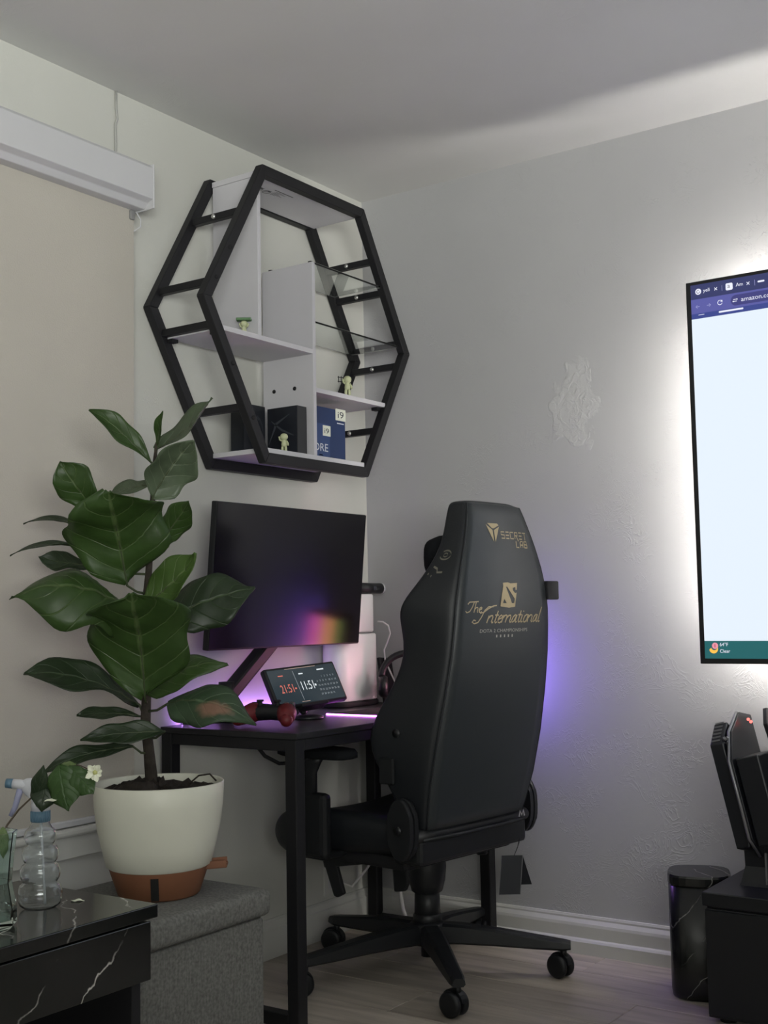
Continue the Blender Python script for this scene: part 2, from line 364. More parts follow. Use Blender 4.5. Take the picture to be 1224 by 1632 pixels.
# ------------------------------------------------------------------ room shell
RX, RY, RZ = 4.3, -5.0, 2.45
mb = MB(); mb.box((-0.1, RY-0.1, -0.12), (RX+0.1, 0.1, -0.006)); floor = structure(mb.build('floor', M_sub))
def plank_rows():
    y = 0.0; k = 0
    while y > RY:
        x = -0.05 - [0.35, 0.9, 0.1, 0.62, 1.1, 0.48][k % 6]
        while x < RX:
            x0, x1 = max(x, -0.05), min(x+1.25, RX)
            if x1-x0 > 0.02:
                m = MB(); m.box((x0+0.0008, max(y-0.19, RY)+0.0008, -0.006), (x1-0.0008, y-0.0008, 0.0), 0.0012, seg=1)
                m.build('plank', M_floor, floor)
            x += 1.25
        y -= 0.19; k += 1
plank_rows()
mb = MB(); mb.box((-0.12, RY-0.1, -0.1), (0.0, 0.12, RZ+0.1)); structure(mb.build('wall_left', M_wall))
mb = MB(); mb.box((0.0, 0.0, -0.1), (RX+0.1, 0.12, RZ+0.1)); structure(mb.build('wall_back', M_back))
mb = MB(); mb.box((RX, RY-0.1, -0.1), (RX+0.12, 0.0, RZ+0.1)); structure(mb.build('wall_right', M_wall))
mb = MB(); mb.box((0.0, RY-0.12, -0.1), (RX, RY, RZ+0.1)); structure(mb.build('wall_front', M_wall))
mb = MB(); mb.box((-0.12, RY-0.12, RZ), (RX+0.12, 0.12, RZ+0.12)); structure(mb.build('ceiling', M_ceil))
def skirting(name, prof, along):
    m = MB()
    if along == 'x': m.loft([[(0.0, -d, z) for d, z in prof], [(RX, -d, z) for d, z in prof]], smooth=False)
    else: m.loft([[(d, RY, z) for d, z in prof], [(d, -0.03, z) for d, z in prof]], smooth=False)
    return structure(m.build(name, M_trim))
skirting('baseboard_back', [(0, 0.108), (0.007, 0.108), (0.010, 0.102), (0.010, 0.097), (0.018, 0.086), (0.020, 0.078), (0.020, 0.044), (0.027, 0.041), (0.032, 0.035), (0.032, 0.0), (0, 0)], 'x')
skirting('baseboard_left', [(0, 0.112), (0.006, 0.112), (0.010, 0.106), (0.012, 0.09), (0.016, 0.086), (0.016, 0.0), (0, 0)], 'y')
# window sill with its apron under the blind
mb = MB(); mb.box((0, -3.3, 0.484), (0.062, -1.10, 0.503), 0.006); mb.box((0, -3.3, 0.43), (0.050, -1.10, 0.484), 0.002); mb.box((0, -3.3, 0.112), (0.03, -1.12, 0.43), 0.002)
structure(mb.build('trim_1', M_trim))

# ------------------------------------------------------------------ roller blind
t = thing('roller_blind', 'wide cream roller blind under a white cassette on the left wall', 'blind', (0.04, -1.9, 0.51))
mb = MB(); mb.prism([(0.0, 2.115), (0.070, 2.115), (0.082, 2.13), (0.102, 2.138), (0.102, 2.222), (0.094, 2.232), (0.0, 2.232)], 2.05, Matrix(((1, 0, 0, 0.001), (0, 0, -1, -1.108), (0, 1, 0, 0), (0, 0, 0, 1))), 0.002); mb.build('cassette', M_cass, t)
mb = MB(); mb.box((0.004, -1.1085, 2.112), (0.105, -1.1035, 2.234), 0.002); mb.build('end_cap', M_cass, t)
mb = MB(); mb.box((0.0375, -3.1, 0.515), (0.039, -1.118, 2.125)); mb.build('blind_fabric', M_blind, t)
mb = MB(); mb.box((0.030, -3.1, 0.505), (0.046, -1.118, 0.522), 0.004); mb.build('bottom_bar', M_cass, t)
mb = MB(); mb.box((0.02, -1.135, 2.088), (0.045, -1.118, 2.114), 0.003); mb.build('chain_bracket', mat('grey_plastic', (0.25, 0.25, 0.25), 0.5), t)
mb = MB(); mb.tube([(0.05, -1.12, 2.11), (0.055, -1.108, 2.09), (0.05, -1.104, 2.072), (0.035, -1.112, 2.062), (0.02, -1.125, 2.058)], 0.0022, 6); mb.build('pull_chain', M_cass, t)
mb = MB(); mb.tube([(0.004, -1.150, 2.449), (0.004, -1.150, 2.40), (0.006, -1.147, 2.372), (0.005, -1.153, 2.355), (0.004, -1.151, 2.30), (0.006, -1.153, 2.245), (0.02, -1.153, 2.236)], 0.0035, 6)
single(mb, 'power_cable', mat('cable_grey', (0.42, 0.42, 0.40), 0.6), 'thin pale cable running down from ceiling to blind cassette', 'cable', (0.004, -1.15, 2.23))

# ------------------------------------------------------------------ hexagonal shelf
HY, HZ, HR = -0.557, 1.868, 0.495
hexs = thing('wall_shelf', 'black metal hexagon wall shelf with white boards in the corner', 'shelf', (0.0, HY, HZ-0.43))
def hexpt(r, k): return (HY + r*math.cos(PI/3*k), HZ + r*math.sin(PI/3*k))
def ring(x0, x1, name):
    for k in range(6):
        a, b = hexpt(HR, k), hexpt(HR, k+1); c, d = hexpt(HR-0.035, k+1), hexpt(HR-0.035, k)
        m = MB(); m.prism([a, b, c, d], x1-x0, Matrix(((0, 0, 1, x0), (1, 0, 0, 0), (0, 1, 0, 0), (0, 0, 0, 1))), 0.002)
        m.build(name, M_frame, hexs)
ring(0.004, 0.030, 'rear_bar'); ring(0.205, 0.231, 'front_bar')
def hexy(z, side): return HY + side*(HR-0.019)*(1 - abs(z-HZ)/(0.866*(HR-0.019))*0.5)
for side, z in ((-1, 2.145), (-1, 1.915), (-1, 1.80), (-1, 1.590), (1, 2.145), (1, 2.052), (1, 1.900), (1, 1.825), (1, 1.595)):
    y = hexy(z, side)
    m = MB(); m.box((0.028, y-0.010, z-0.010), (0.207, y+0.010, z+0.010), 0.0015); rg = m.build('rung', M_frame, hexs)
    if side > 0 or z > 2.1: m = MB(); m.cyl((0.115, y-0.009, z), (0.115, y-0.0145, z), 0.0065, n=14); sc = m.build('screw', M_screw, rg)
for z, sgn in ((2.02, -1), (1.925, -1), (1.70, -1), (1.56, -1)):
    y = hexy(z, sgn); m = MB(); m.cyl((0.230, y, z), (0.234, y, z), 0.006, n=12); m.build('bolt_head', M_matte, hexs)
def board(name, lo, hi, mt=None): m = MB(); m.box(lo, hi, 0.0008); return m.build(name, mt or M_board, hexs)
board('top_board', (0.032, -0.800, 2.270), (0.203, -0.315, 2.286))
board('tall_divider', (0.032, -0.797, 1.800), (0.203, -0.783, 2.270))
board('left_shelf', (0.032, -0.985, 1.786), (0.226, -0.5765, 1.800))
b2 = board('middle_divider', (0.032, -0.5765, 1.4835), (0.226, -0.5625, 2.066))
m = MB()
for x in (0.075, 0.155): m.cyl((x, -0.5762, 1.69), (x, -0.5785, 1.69), 0.006, n=12)
pieces(m, 'screw_hole', M_matte, b2)
board('right_shelf', (0.032, -0.5625, 1.673), (0.226, -0.205, 1.687))
board('bottom_board', (0.010, -0.800, 1.4695), (0.226, -0.325, 1.4835))
board('glass_shelf', (0.034, -0.5615, 2.0625), (0.222, -0.215, 2.0685), M_glass)
board('glass_shelf', (0.034, -0.5615, 1.883), (0.222, -0.118, 1.889), M_glass)
m = MB()
for x in (0.05, 0.205): m.box((x-0.006, -0.5625, 2.056), (x+0.006, -0.552, 2.075), 0.002); m.box((x-0.006, -0.5625, 1.877), (x+0.006, -0.552, 1.895), 0.002)
pieces(m, 'glass_clip', M_matte, hexs)
m = MB()
for y, z in ((-0.972, 1.782), (-0.22, 1.669)):
    m.box((0.19, y-0.012, z-0.006), (0.212, y+0.012, z+0.004), 0.001); m.box((0.03, y-0.012, z-0.006), (0.05, y+0.012, z+0.004), 0.001)
pieces(m, 'shelf_clip', M_matte, hexs)
m = MB(); fn = lambda u, v: (0.168+v, -0.675+u, 2.2696)        # warning print under the top board
for q in range(2):
    m.torus((0.138, -0.712+q*0.034, 2.2695), 0.012, 0.0009, n=18, m=4); ribbon(m, [(-0.045+q*0.034, -0.035), (-0.028+q*0.034, -0.016)], 0.0025, fn); disc(m, (-0.035+q*0.034, -0.022), 0.004, fn)
ribbon(m, [(0.0, 0.0), (0.085, 0.0)], 0.004, fn)
for q in range(6): ribbon(m, [(0.016, -0.008-q*0.005), (0.016+0.05*(0.7+0.3*math.sin(q*2.1)), -0.008-q*0.005)], 0.0016, fn)
m.build('warning_print', mat('print_grey', (0.10, 0.10, 0.10), 0.7), hexs)

# ------------------------------------------------------------------ things on the shelf
M_fig = mat('pale_green_vinyl', (0.52, 0.55, 0.34), 0.55); M_hat = mat('green_vinyl', (0.10, 0.20, 0.09), 0.6)
def figurine(label, loc, rz, h, kind):
    t = thing('figurine', label, 'figurine', loc, rz, 'small green vinyl figurines on the shelf'); s = h/0.06
    m = MB()
    m.lathe([(0.0, 0.018*s), (0.008*s, 0.018*s), (0.0095*s, 0.024*s), (0.0075*s, 0.036*s), (0.005*s, 0.041*s), (0.0, 0.0415*s)], n=16)
    for sg in (-1, 1): m.tube([(sg*0.0045*s, 0, 0.022*s), (sg*0.0055*s, 0, 0.010*s), (sg*0.0055*s, -0.001*s, 0.0015*s), (sg*0.0055*s, -0.003*s, 0.0)], [0.0046*s, 0.0042*s, 0.0044*s, 0.004*s], 10)
    m.build('body', M_fig, t, world=False, sub=1)
    m = MB(); m.ball((0, 0, 0.049*s), 0.0125*s, (1, 0.95, 0.92)); m.build('head', M_fig, t, world=False)
    for sg in (-1, 1):
        up = (kind == 'ladder' and sg < 0) or (kind == 'wave' and sg < 0) or kind == 'hat'
        pts = [(sg*0.007*s, 0, 0.037*s), (sg*0.013*s, -0.002*s, 0.040*s), (sg*0.015*s, -0.004*s, 0.050*s)] if up else [(sg*0.007*s, 0, 0.037*s), (sg*0.0115*s, -0.001*s, 0.030*s), (sg*0.0125*s, -0.003*s, 0.022*s)]
        m = MB(); m.tube(pts, [0.003*s, 0.0026*s, 0.0028*s], 8); m.build('arm', M_fig, t, world=False)
    if kind == 'hat':
        m = MB(); m.cbox((0, 0, 0.0635*s), (0.052*s, 0.03*s, 0.009*s), 0.002); m.build('tray', M_hat, t, world=False)
    if kind == 'ladder':
        m = MB()
        for z in (0.043, 0.056): m.bar((-0.030*s, 0, z*s), (-0.008*s, 0, (z-0.002)*s), 0.0022*s, 0.0022*s)
        for q in range(3): m.bar((-0.027*s+q*0.008*s, 0, 0.040*s), (-0.027*s+q*0.008*s, 0, 0.059*s), 0.002*s, 0.002*s)
        m.build('ladder', M_matte, t, world=False)
    return t
RZC = math.radians(-55)       # the figurines look out into the room
figurine('small pale green figurine balancing a flat green tray overhead', (0.165, -0.815, 1.8004), math.radians(35), 0.050, 'hat')
figurine('small pale green figurine with a black ladder on right white shelf', (0.212, -0.388, 1.6874), math.radians(50), 0.062, 'ladder')
figurine('small pale green figurine waving before the black boxes', (0.192, -0.675, 1.4839), math.radians(35), 0.056, 'wave')
M_gbox = mat('black_carton', (0.010, 0.012, 0.018), 0.35, var=0.5, vscale=9); M_gside = mat('carton_side', (0.030, 0.031, 0.034), 0.5)
M_gray = mat('carton_print', (0.045, 0.05, 0.06), 0.4)
t = thing('carton', 'black glossy hardware carton lying flat against wall inside shelf', 'box', (0.06, -0.68, 1.4839))
m = MB(); m.box((0.034, -0.728, 1.4839), (0.085, -0.632, 1.635), 0.001); m.build('carton_body', M_gbox, t)
m = MB(); fn = lambda u, v: (0.0853, -0.68+u*0.8, 1.56+v)
for q in range(7): ribbon(m, [(0.045*math.cos(a)*(1-q*0.11), 0.045*math.sin(a)*(1-q*0.11)) for a in [0.9*q+j*0.12 for j in range(12)]], 0.004, fn)
m.build('fan_print', M_gray, t)
t = thing('carton', 'black glossy hardware carton standing edge-on with grey end', 'box', (0.12, -0.605, 1.4839))
m = MB(); m.box((0.09, -0.628, 1.4839), (0.203, -0.583, 1.628), 0.001); m.build('carton_body', M_gbox, t)
m = MB(); m.box((0.2032, -0.627, 1.4845), (0.2042, -0.584, 1.6275)); m.build('carton_end', M_gside, t)
m = MB(); fn = lambda u, v: (0.145+u, -0.6284, 1.56+v)
ribbon(m, [(-0.05, -0.04), (-0.02, 0.02), (0.03, 0.045)], [0.002, 0.009, 0.002], fn); ribbon(m, [(-0.04, 0.03), (0.0, 0.0), (0.045, -0.02)], [0.002, 0.007, 0.002], fn)
m.build('swirl_print', M_gray, t)
M_blue = mat('blue_carton', (0.016, 0.034, 0.105), 0.4); M_blue2 = mat('blue_carton_light', (0.032, 0.062, 0.17), 0.4); M_label = mat('cream_label', (0.70, 0.72, 0.62), 0.5); M_ink = mat('dark_ink', (0.03, 0.035, 0.05), 0.6); M_wink = mat('white_ink', (0.68, 0.70, 0.74), 0.5)
t = thing('processor_box', 'dark blue computer processor box with cream i9 labels', 'box', (0.16, -0.47, 1.4839))
m = MB(); m.box((0.125, -0.545, 1.4839), (0.185, -0.367, 1.644), 0.001); m.build('carton_body', M_blue, t)
fx = lambda d: (lambda u, v: (0.1852+d, -0.545+u, 1.484+v))
m = MB(); poly(m, [(0.0, 0.004), (0.098, 0.004), (0.098, 0.108), (0.0, 0.108)], fx(0.0002)); m.build('light_panel', M_blue2, t)
m = MB(); m.box((0.1852, -0.417, 1.611), (0.1868, -0.366, 1.647)); lb = m.build('corner_label', M_label, t)
m = MB(); put_text(m, 'i9', 0.029, lambda u, v: (0.1871, -0.407+u, 1.619+v), fit=0.030); m.build('label_text', M_ink, lb)
m = MB(); m.box((0.1852, -0.482, 1.556), (0.1862, -0.444, 1.588)); lb = m.build('front_label', M_label, t)
m = MB(); put_text(m, 'i9', 0.022, lambda u, v: (0.1865, -0.475+u, 1.564+v), fit=0.023); m.build('label_text', M_ink, lb)
m = MB(); put_text(m, 'CORE', 0.034, lambda u, v: (0.1858, -0.555+u, 1.508+v), fit=0.098)
for q in range(3): ribbon(m, [(0.045, 0.012+q*0.0), (0.06, 0.012)], 0.003, fx(0.0006))
ribbon(m, [(0.135, 0.118), (0.17, 0.118)], 0.003, fx(0.0006)); m.build('box_print', M_wink, t)

# ------------------------------------------------------------------ desk
DZ = 0.72
M_desk = mat('desk_black', (0.016, 0.016, 0.018), 0.38, bump=0.06, bscale=500)
desk = thing('desk', 'black desk on square metal legs along the left wall', 'desk', (0.25, -0.5, 0.0))
m = MB(); m.box((0.020, -1.005, DZ-0.016), (0.492, -0.02, DZ), 0.002); m.build('desktop', M_desk, desk)
for x in (0.022, 0.452):
    for y in (-1.003, -0.062):
        m = MB(); m.box((x, y, 0.0), (x+0.036, y+0.036, DZ-0.016), 0.003); m.build('leg', M_frame, desk)
for y in (-1.003, -0.062):
    m = MB(); m.box((0.058, y+0.002, 0.0), (0.452, y+0.034, 0.034), 0.003); m.build('foot_bar', M_frame, desk)
    m = MB(); m.box((0.058, y+0.003, DZ-0.046), (0.452, y+0.033, DZ-0.016), 0.003); m.build('end_rail', M_frame, desk)
for x in (0.024, 0.456):
    m = MB(); m.box((x, -0.967, DZ-0.046), (x+0.03, -0.062, DZ-0.016), 0.003); m.build('side_rail', M_frame, desk)
m = MB(); m.tube([(0.30, -0.93, 0.672), (0.30, -0.90, 0.645), (0.315, -0.86, 0.622), (0.34, -0.80, 0.620), (0.36, -0.72, 0.640), (0.36, -0.66, 0.673)], 0.005, 8)
single(m, 'power_cable', M_matte, 'black cable looped beneath the near end of desk', 'cable', (0.33, -0.8, 0.62))

# monitor
mc = Vector((0.1625, -0.602, 1.124)); tl = -0.0938
mon = thing('monitor', 'large black monitor switched off on an arm over the desk', 'monitor', (0.12, -0.60, 0.72))
MX = Matrix.Translation(mc) @ Euler((0, -tl, 0)).to_matrix().to_4x4()     # local +x is the screen normal
m = MB(); m.box((-0.022, -0.346, -0.2034), (-0.001, 0.346, 0.2034), 0.003, MX); m.build('housing', M_black, mon)
m = MB(); m.box((-0.0012, -0.344, -0.199), (0.0, 0.344, 0.2014), 0.0, MX); m.build('screen', M_screenoff, mon)
m = MB(); m.box((-0.045, -0.16, -0.11), (-0.022, 0.16, 0.11), 0.01, MX); m.build('back_hump', M_black, mon)
m = MB(); m.box((-0.07, -0.05, -0.05), (-0.045, 0.05, 0.05), 0.004, MX); m.build('mount_plate', M_matte, mon)
m = MB(); m.bar((0.085, -0.60, 1.12), (0.075, -0.56, 0.96), 0.035, 0.04, (1, 0, 0), 0.006); m.bar((0.075, -0.56, 0.97), (0.075, -0.80, 0.79), 0.04, 0.045, (1, 0, 0), 0.008); m.build('arm', M_black, mon)
m = MB(); m.cyl((0.075, -0.80, 0.722), (0.075, -0.80, 0.83), 0.022); m.box((0.03, -0.85, 0.7205), (0.13, -0.75, 0.732), 0.003); m.build('desk_clamp', M_black, mon)

# desk clock display
tc_ = Vector((0.2521, -0.6594, 0.8188)); yaw, tilt, roll = -0.2071, 0.4897, 0.0597
nn = Vector((math.cos(yaw)*math.cos(tilt), math.sin(yaw)*math.cos(tilt), math.sin(tilt))); rt = Vector((0, 0, 1)).cross(nn).normalized(); up = nn.cross(rt)
rt2 = math.cos(roll)*rt + math.sin(roll)*up; up2 = -math.sin(roll)*rt + math.cos(roll)*up
TX = Matrix(((rt2.x, up2.x, nn.x, tc_.x), (rt2.y, up2.y, nn.y, tc_.y), (rt2.z, up2.z, nn.z, tc_.z), (0, 0, 0, 1)))
clk = thing('clock_display', 'black tablet on a stand showing two digital clocks and calendar', 'tablet', (0.25, -0.66, 0.72))
m = MB(); m.box((-0.132, -0.062, -0.022), (0.132, 0.062, -0.001), 0.006, TX); m.build('housing', M_black, clk)
m = MB(); m.box((-0.124, -0.054, -0.001), (0.124, 0.054, 0.0), 0, TX); scr = m.build('screen', mat('tablet_screen', (0.01, 0.012, 0.014), 0.2, emit=(0.020, 0.032, 0.040), estr=1.0), clk)
fT = lambda d: (lambda u, v: tuple(TX @ Vector((u, v, 0.0004+d))))
m = MB(); put_text(m, '21:51', 0.036, lambda u, v: fT(0)(u-0.098, v-0.018), fit=0.046)
ribbon(m, [(-0.047, -0.008), (-0.041, -0.008)], 0.005, fT(0)); ribbon(m, [(-0.092, 0.034), (-0.074, 0.034)], 0.003, fT(0)); m.build('red_clock', glow('screen_red', (0.80, 0.20, 0.14), 0.85), scr)
m = MB(); put_text(m, '11:51', 0.038, lambda u, v: fT(0)(u-0.020, v-0.016), fit=0.045); ribbon(m, [(0.028, -0.005), (0.034, -0.005)], 0.006, fT(0)); ribbon(m, [(-0.016, 0.034), (0.0, 0.034)], 0.0035, fT(0))
ribbon(m, [(0.056, 0.040), (0.082, 0.040)], 0.004, fT(0)); m.build('white_clock', glow('screen_white', (0.85, 0.92, 0.95), 0.9), scr)
m = MB(); ribbon(m, [(-0.034, 0.045), (-0.030, -0.045)], 0.0012, fT(0))
for q in range(31):
    c, r_ = (q+2) % 7, (q+2)//7
    put_text(m, str(q+1), 0.0075, (lambda cx, cy: (lambda u, v: fT(0)(u+cx, v+cy)))(0.040+c*0.0112, 0.016-r_*0.0135))
m.build('calendar', glow('screen_grey', (0.34, 0.38, 0.40), 0.9), scr)
m = MB(); ribbon(m, [(-0.06, 0.0525), (0.055, 0.0525)], 0.0016, fT(0)); ribbon(m, [(-0.04, -0.050), (-0.01, -0.050)], 0.0014, fT(0)); m.build('status_line', glow('screen_warm', (0.7, 0.5, 0.4), 0.6), scr)
m = MB(); m.box((-0.05, -0.067, -0.035), (0.05, -0.056, 0.006), 0.003, TX)
m.tube([tuple(TX @ Vector((0, -0.045, -0.022))), (0.20, -0.655, 0.76), (0.235, -0.645, 0.735)], 0.009, 10); m.lathe([(0, 0), (0.044, 0), (0.044, 0.006), (0.03, 0.012), (0, 0.014)], (0.245, -0.645, 0.7205)); m.build('stand', M_black, clk)

# game controller
cr = thing('game_controller', 'red and black game controller at the near end of desk', 'controller', (0.290, -0.862, 0.72), math.radians(12))
M_red = mat('dark_red_plastic', (0.13, 0.012, 0.016), 0.5)
m = MB(); m.loft([[(x, 0.5*w*math.cos(a)+y0, z0+0.004+1.3*h*math.sin(a)) for a in [2*PI*k/14 for k in range(14)]] for x, w, y0, z0, h in ((-0.072, 0.02, 0.0, 0.030, 0.008), (-0.062, 0.052, 0.002, 0.031, 0.017), (-0.035, 0.066, 0.004, 0.032, 0.018), (0, 0.062, 0.006, 0.032, 0.016), (0.035, 0.066, 0.004, 0.032, 0.018), (0.062, 0.052, 0.002, 0.031, 0.017), (0.072, 0.02, 0.0, 0.030, 0.008))]); m.build('shell', M_black, cr, world=False)
for sg in (-1, 1):
    m = MB(); m.tube([(sg*0.040, 0.010, 0.038), (sg*0.050, -0.008, 0.036), (sg*0.062, -0.030, 0.029), (sg*0.072, -0.050, 0.021)], [0.022, 0.027, 0.024, 0.017], 14); m.ball((sg*0.0725, -0.051, 0.0207), 0.0172, (1, 1, 1)); m.build('grip', M_red, cr, world=False)
    m = MB(); m.cyl((sg*0.026, -0.012, 0.052), (sg*0.026, -0.012, 0.066), 0.006); m.cyl((sg*0.026, -0.012, 0.065), (sg*0.026, -0.012, 0.070), 0.0095); m.build('thumb_stick', M_matte, cr, world=False)
    m = MB(); m.tube([(sg*0.030, 0.034, 0.038), (sg*0.052, 0.032, 0.038), (sg*0.066, 0.022, 0.036)], 0.008, 10); m.build('trigger', M_black, cr, world=False)
m = MB()
for a in range(4): m.cyl((0.05+0.011*math.cos(a*PI/2), 0.012+0.011*math.sin(a*PI/2), 0.052), (0.05+0.011*math.cos(a*PI/2), 0.012+0.011*math.sin(a*PI/2), 0.063), 0.0045, n=12)
pieces(m, 'button', mat('button_grey', (0.08, 0.08, 0.09), 0.4), cr, world=False)
m = MB(); m.cbox((-0.05, 0.012, 0.059), (0.026, 0.008, 0.006), 0.001); m.cbox((-0.05, 0.012, 0.059), (0.008, 0.026, 0.006), 0.001); m.build('direction_pad', M_matte, cr, world=False)

# white tower speaker, webcam, headset, cables
tw = thing('speaker_tower', 'white two-tier tower speaker on a black plinth by the corner', 'speaker', (0.06, -0.19, 0.72))
def rbox(y0, y1, x0, x1, r, z): return [(x, y, z) for x, y in [(cx+r*math.cos(a), cy+r*math.sin(a)) for cx, cy, a0 in ((x1-r, y1-r, 0), (x0+r, y1-r, PI/2), (x0+r, y0+r, PI), (x1-r, y0+r, 1.5*PI)) for a in [a0+PI/2*k/6 for k in range(7)]]]
def shell(m, y0, y1, x0, x1, r, z0, z1, b=0.004):
    m.loft([rbox(y0+b, y1-b, x0+b, x1-b, max(r-b, 0.002), z0), rbox(y0, y1, x0, x1, r, z0+b), rbox(y0, y1, x0, x1, r, z1-b), rbox(y0+b, y1-b, x0+b, x1-b, max(r-b, 0.002), z1)])
m = MB(); shell(m, -0.308, -0.078, 0.012, 0.112, 0.045, 0.7205, 0.738); m.build('plinth', M_matte, tw)
m = MB(); shell(m, -0.305, -0.084, 0.014, 0.110, 0.045, 0.738, 0.951); m.build('lower_body', M_white, tw)
m = MB(); shell(m, -0.285, -0.098, 0.02, 0.10, 0.03, 0.951, 0.956); m.build('joint', mat('grey_plastic', (0.25, 0.25, 0.25), 0.5), tw)
m = MB(); shell(m, -0.292, -0.090, 0.016, 0.103, 0.04, 0.956, 1.079); m.build('upper_body', M_white, tw)
wc = thing('webcam', 'black cylinder webcam with a silver end on white tower', 'webcam', (0.09, -0.15, 1.079))
m = MB(); m.cyl((0.090, -0.195, 1.098), (0.090, -0.058, 1.098), 0.0175, n=28); m.build('barrel', M_black, wc)
m = MB(); m.cyl((0.090, -0.058, 1.098), (0.090, -0.050, 1.098), 0.0182, n=28); m.build('end_cap', mat('brushed_silver', (0.55, 0.55, 0.57), 0.4, metal=0.3), wc)
m = MB(); m.cyl((0.105, -0.110, 1.098), (0.1085, -0.110, 1.098), 0.008, n=20); m.build('lens', mat('lens_glass', (0.05, 0.055, 0.07), 0.1), wc)
m = MB(); m.box((0.06, -0.18, 1.0795), (0.10, -0.12, 1.085), 0.002); m.build('foot', M_matte, wc)
hs = thing('headset', 'black headset resting on its stand behind the gaming chair', 'headset', (0.235, -0.115, 0.72))
hc = Vector((0.235, -0.115, 0.812)); hx = Vector((0.82, 0.57, 0)).normalized()
m = MB(); m.tube([hc+hx*0.085*math.cos(a)+Vector((0, 0, 0.075*math.sin(a))) for a in [PI*k/20 for k in range(21)]], [0.011]*21, 10); m.build('headband', M_black, hs)
for sg in (-1, 1):
    c = hc+hx*0.083*sg-Vector((0, 0, 0.03)); m = MB(); m.lathe([(0, -0.014), (0.026, -0.014), (0.034, -0.006), (0.036, 0.006), (0.030, 0.016), (0, 0.018)], mx=Matrix.Translation(c) @ hx.to_track_quat('Z', 'Y').to_matrix().to_4x4() @ Matrix.Diagonal((1.25, 1, 1, 1))); m.build('ear_cup', M_black, hs)
    m = MB(); m.cbox(c+Vector((0, 0, 0.045)), (0.008, 0.014, 0.012), 0.001); m.build('slider', M_screw, hs)
m = MB(); m.cyl((hc.x, hc.y, 0.7205), (hc.x, hc.y, 0.876), 0.007); m.lathe([(0, 0), (0.045, 0), (0.045, 0.006), (0, 0.009)], (hc.x, hc.y, 0.7205)); m.build('stand', M_matte, hs)
m = MB(); m.bar((0.136, -0.075, 0.7215), (0.103, -0.06, 0.868), 0.012, 0.07, (0, 1, 0), 0.003)
single(m, 'slim_panel', M_matte, 'slim black panel leaning behind the white tower speaker', 'panel', (0.13, -0.075, 0.7205))
M_wcable = mat('white_cable', (0.72, 0.70, 0.70), 0.5)
m = MB(); m.tube([(0.100, -0.090, 0.988), (0.115, -0.080, 0.987), (0.126, -0.066, 0.975), (0.128, -0.058, 0.950), (0.120, -0.064, 0.920), (0.112, -0.072, 0.895), (0.116, -0.072, 0.86), (0.15, -0.09, 0.82), (0.175, -0.085, 0.77), (0.185, -0.10, 0.7235)], 0.0028, 8)
single(m, 'speaker_cable', M_wcable, 'thin white cable curving down beside the white tower speaker', 'cable', (0.185, -0.10, 0.72))
pad = thing('mouse_mat', 'black mouse mat with a glowing magenta edge on desk', 'mouse mat', (0.33, -0.30, DZ))
m = MB(); m.box((0.215, -0.518, 0.7205), (0.446, -0.10, 0.7235), 0.001); m.build('mat_surface', M_matte, pad)
m = MB(); m.tube([(0.213, -0.519, 0.7225), (0.33, -0.5195, 0.7225), (0.448, -0.519, 0.7225)], 0.0022, 8); m.build('light_edge', glow('magenta_glow', (0.72, 0.16, 1.0), 11.0), pad)
led = thing('led_strip', 'violet light strip along the back edge of desk', 'light strip', (0.03, -0.55, DZ))
m = MB(); m.box((0.022, -0.93, 0.7205), (0.034, -0.37, 0.7225)); m.box((0.0305, -0.93, 0.7225), (0.034, -0.37, 0.7335)); m.build('channel', M_matte, led)
m = MB(); m.box((0.023, -0.925, 0.7226), (0.030, -0.375, 0.727)); m.build('diffuser', glow('violet_glow', (0.50, 0.22, 1.0), 40.0), led)
rgb = thing('mood_lamp', 'small multicolour light block on desk behind the chair', 'lamp', (0.42, -0.065, DZ))
m = MB(); m.box((0.338, -0.085, 0.7205), (0.486, -0.035, 0.975), 0.004); m.build('lamp_body', M_matte, rgb)
for nm, x0, x1, c, s in (('green_light', 0.342, 0.375, (0.45, 0.9, 0.2), 1.6), ('orange_light', 0.375, 0.430, (1.0, 0.42, 0.16), 6.5), ('magenta_light', 0.430, 0.482, (1.0, 0.12, 0.62), 7.0)):
    m = MB(); m.box((x0, -0.0865, 0.84), (x1, -0.085, 0.955)); m.build(nm, glow(nm, c, s), rgb)
m = MB(); m.box((0.3365, -0.080, 0.735), (0.338, -0.040, 0.825)); m.build('pink_fill_light', glow('pink_fill_glow', (1.0, 0.42, 0.58), 24.0), rgb)  # pink panels added to tint the white tower and wall corner
m = MB(); m.box((0.342, -0.0865, 0.735), (0.482, -0.085, 0.832)); m.build('pink_fill_light', MATS['pink_fill_glow'], rgb)
m = MB(); m.box((0.486, -0.080, 0.735), (0.4875, -0.040, 0.96)); m.build('violet_light', glow('blue_violet_glow', (0.25, 0.14, 1.0), 80.0), rgb)

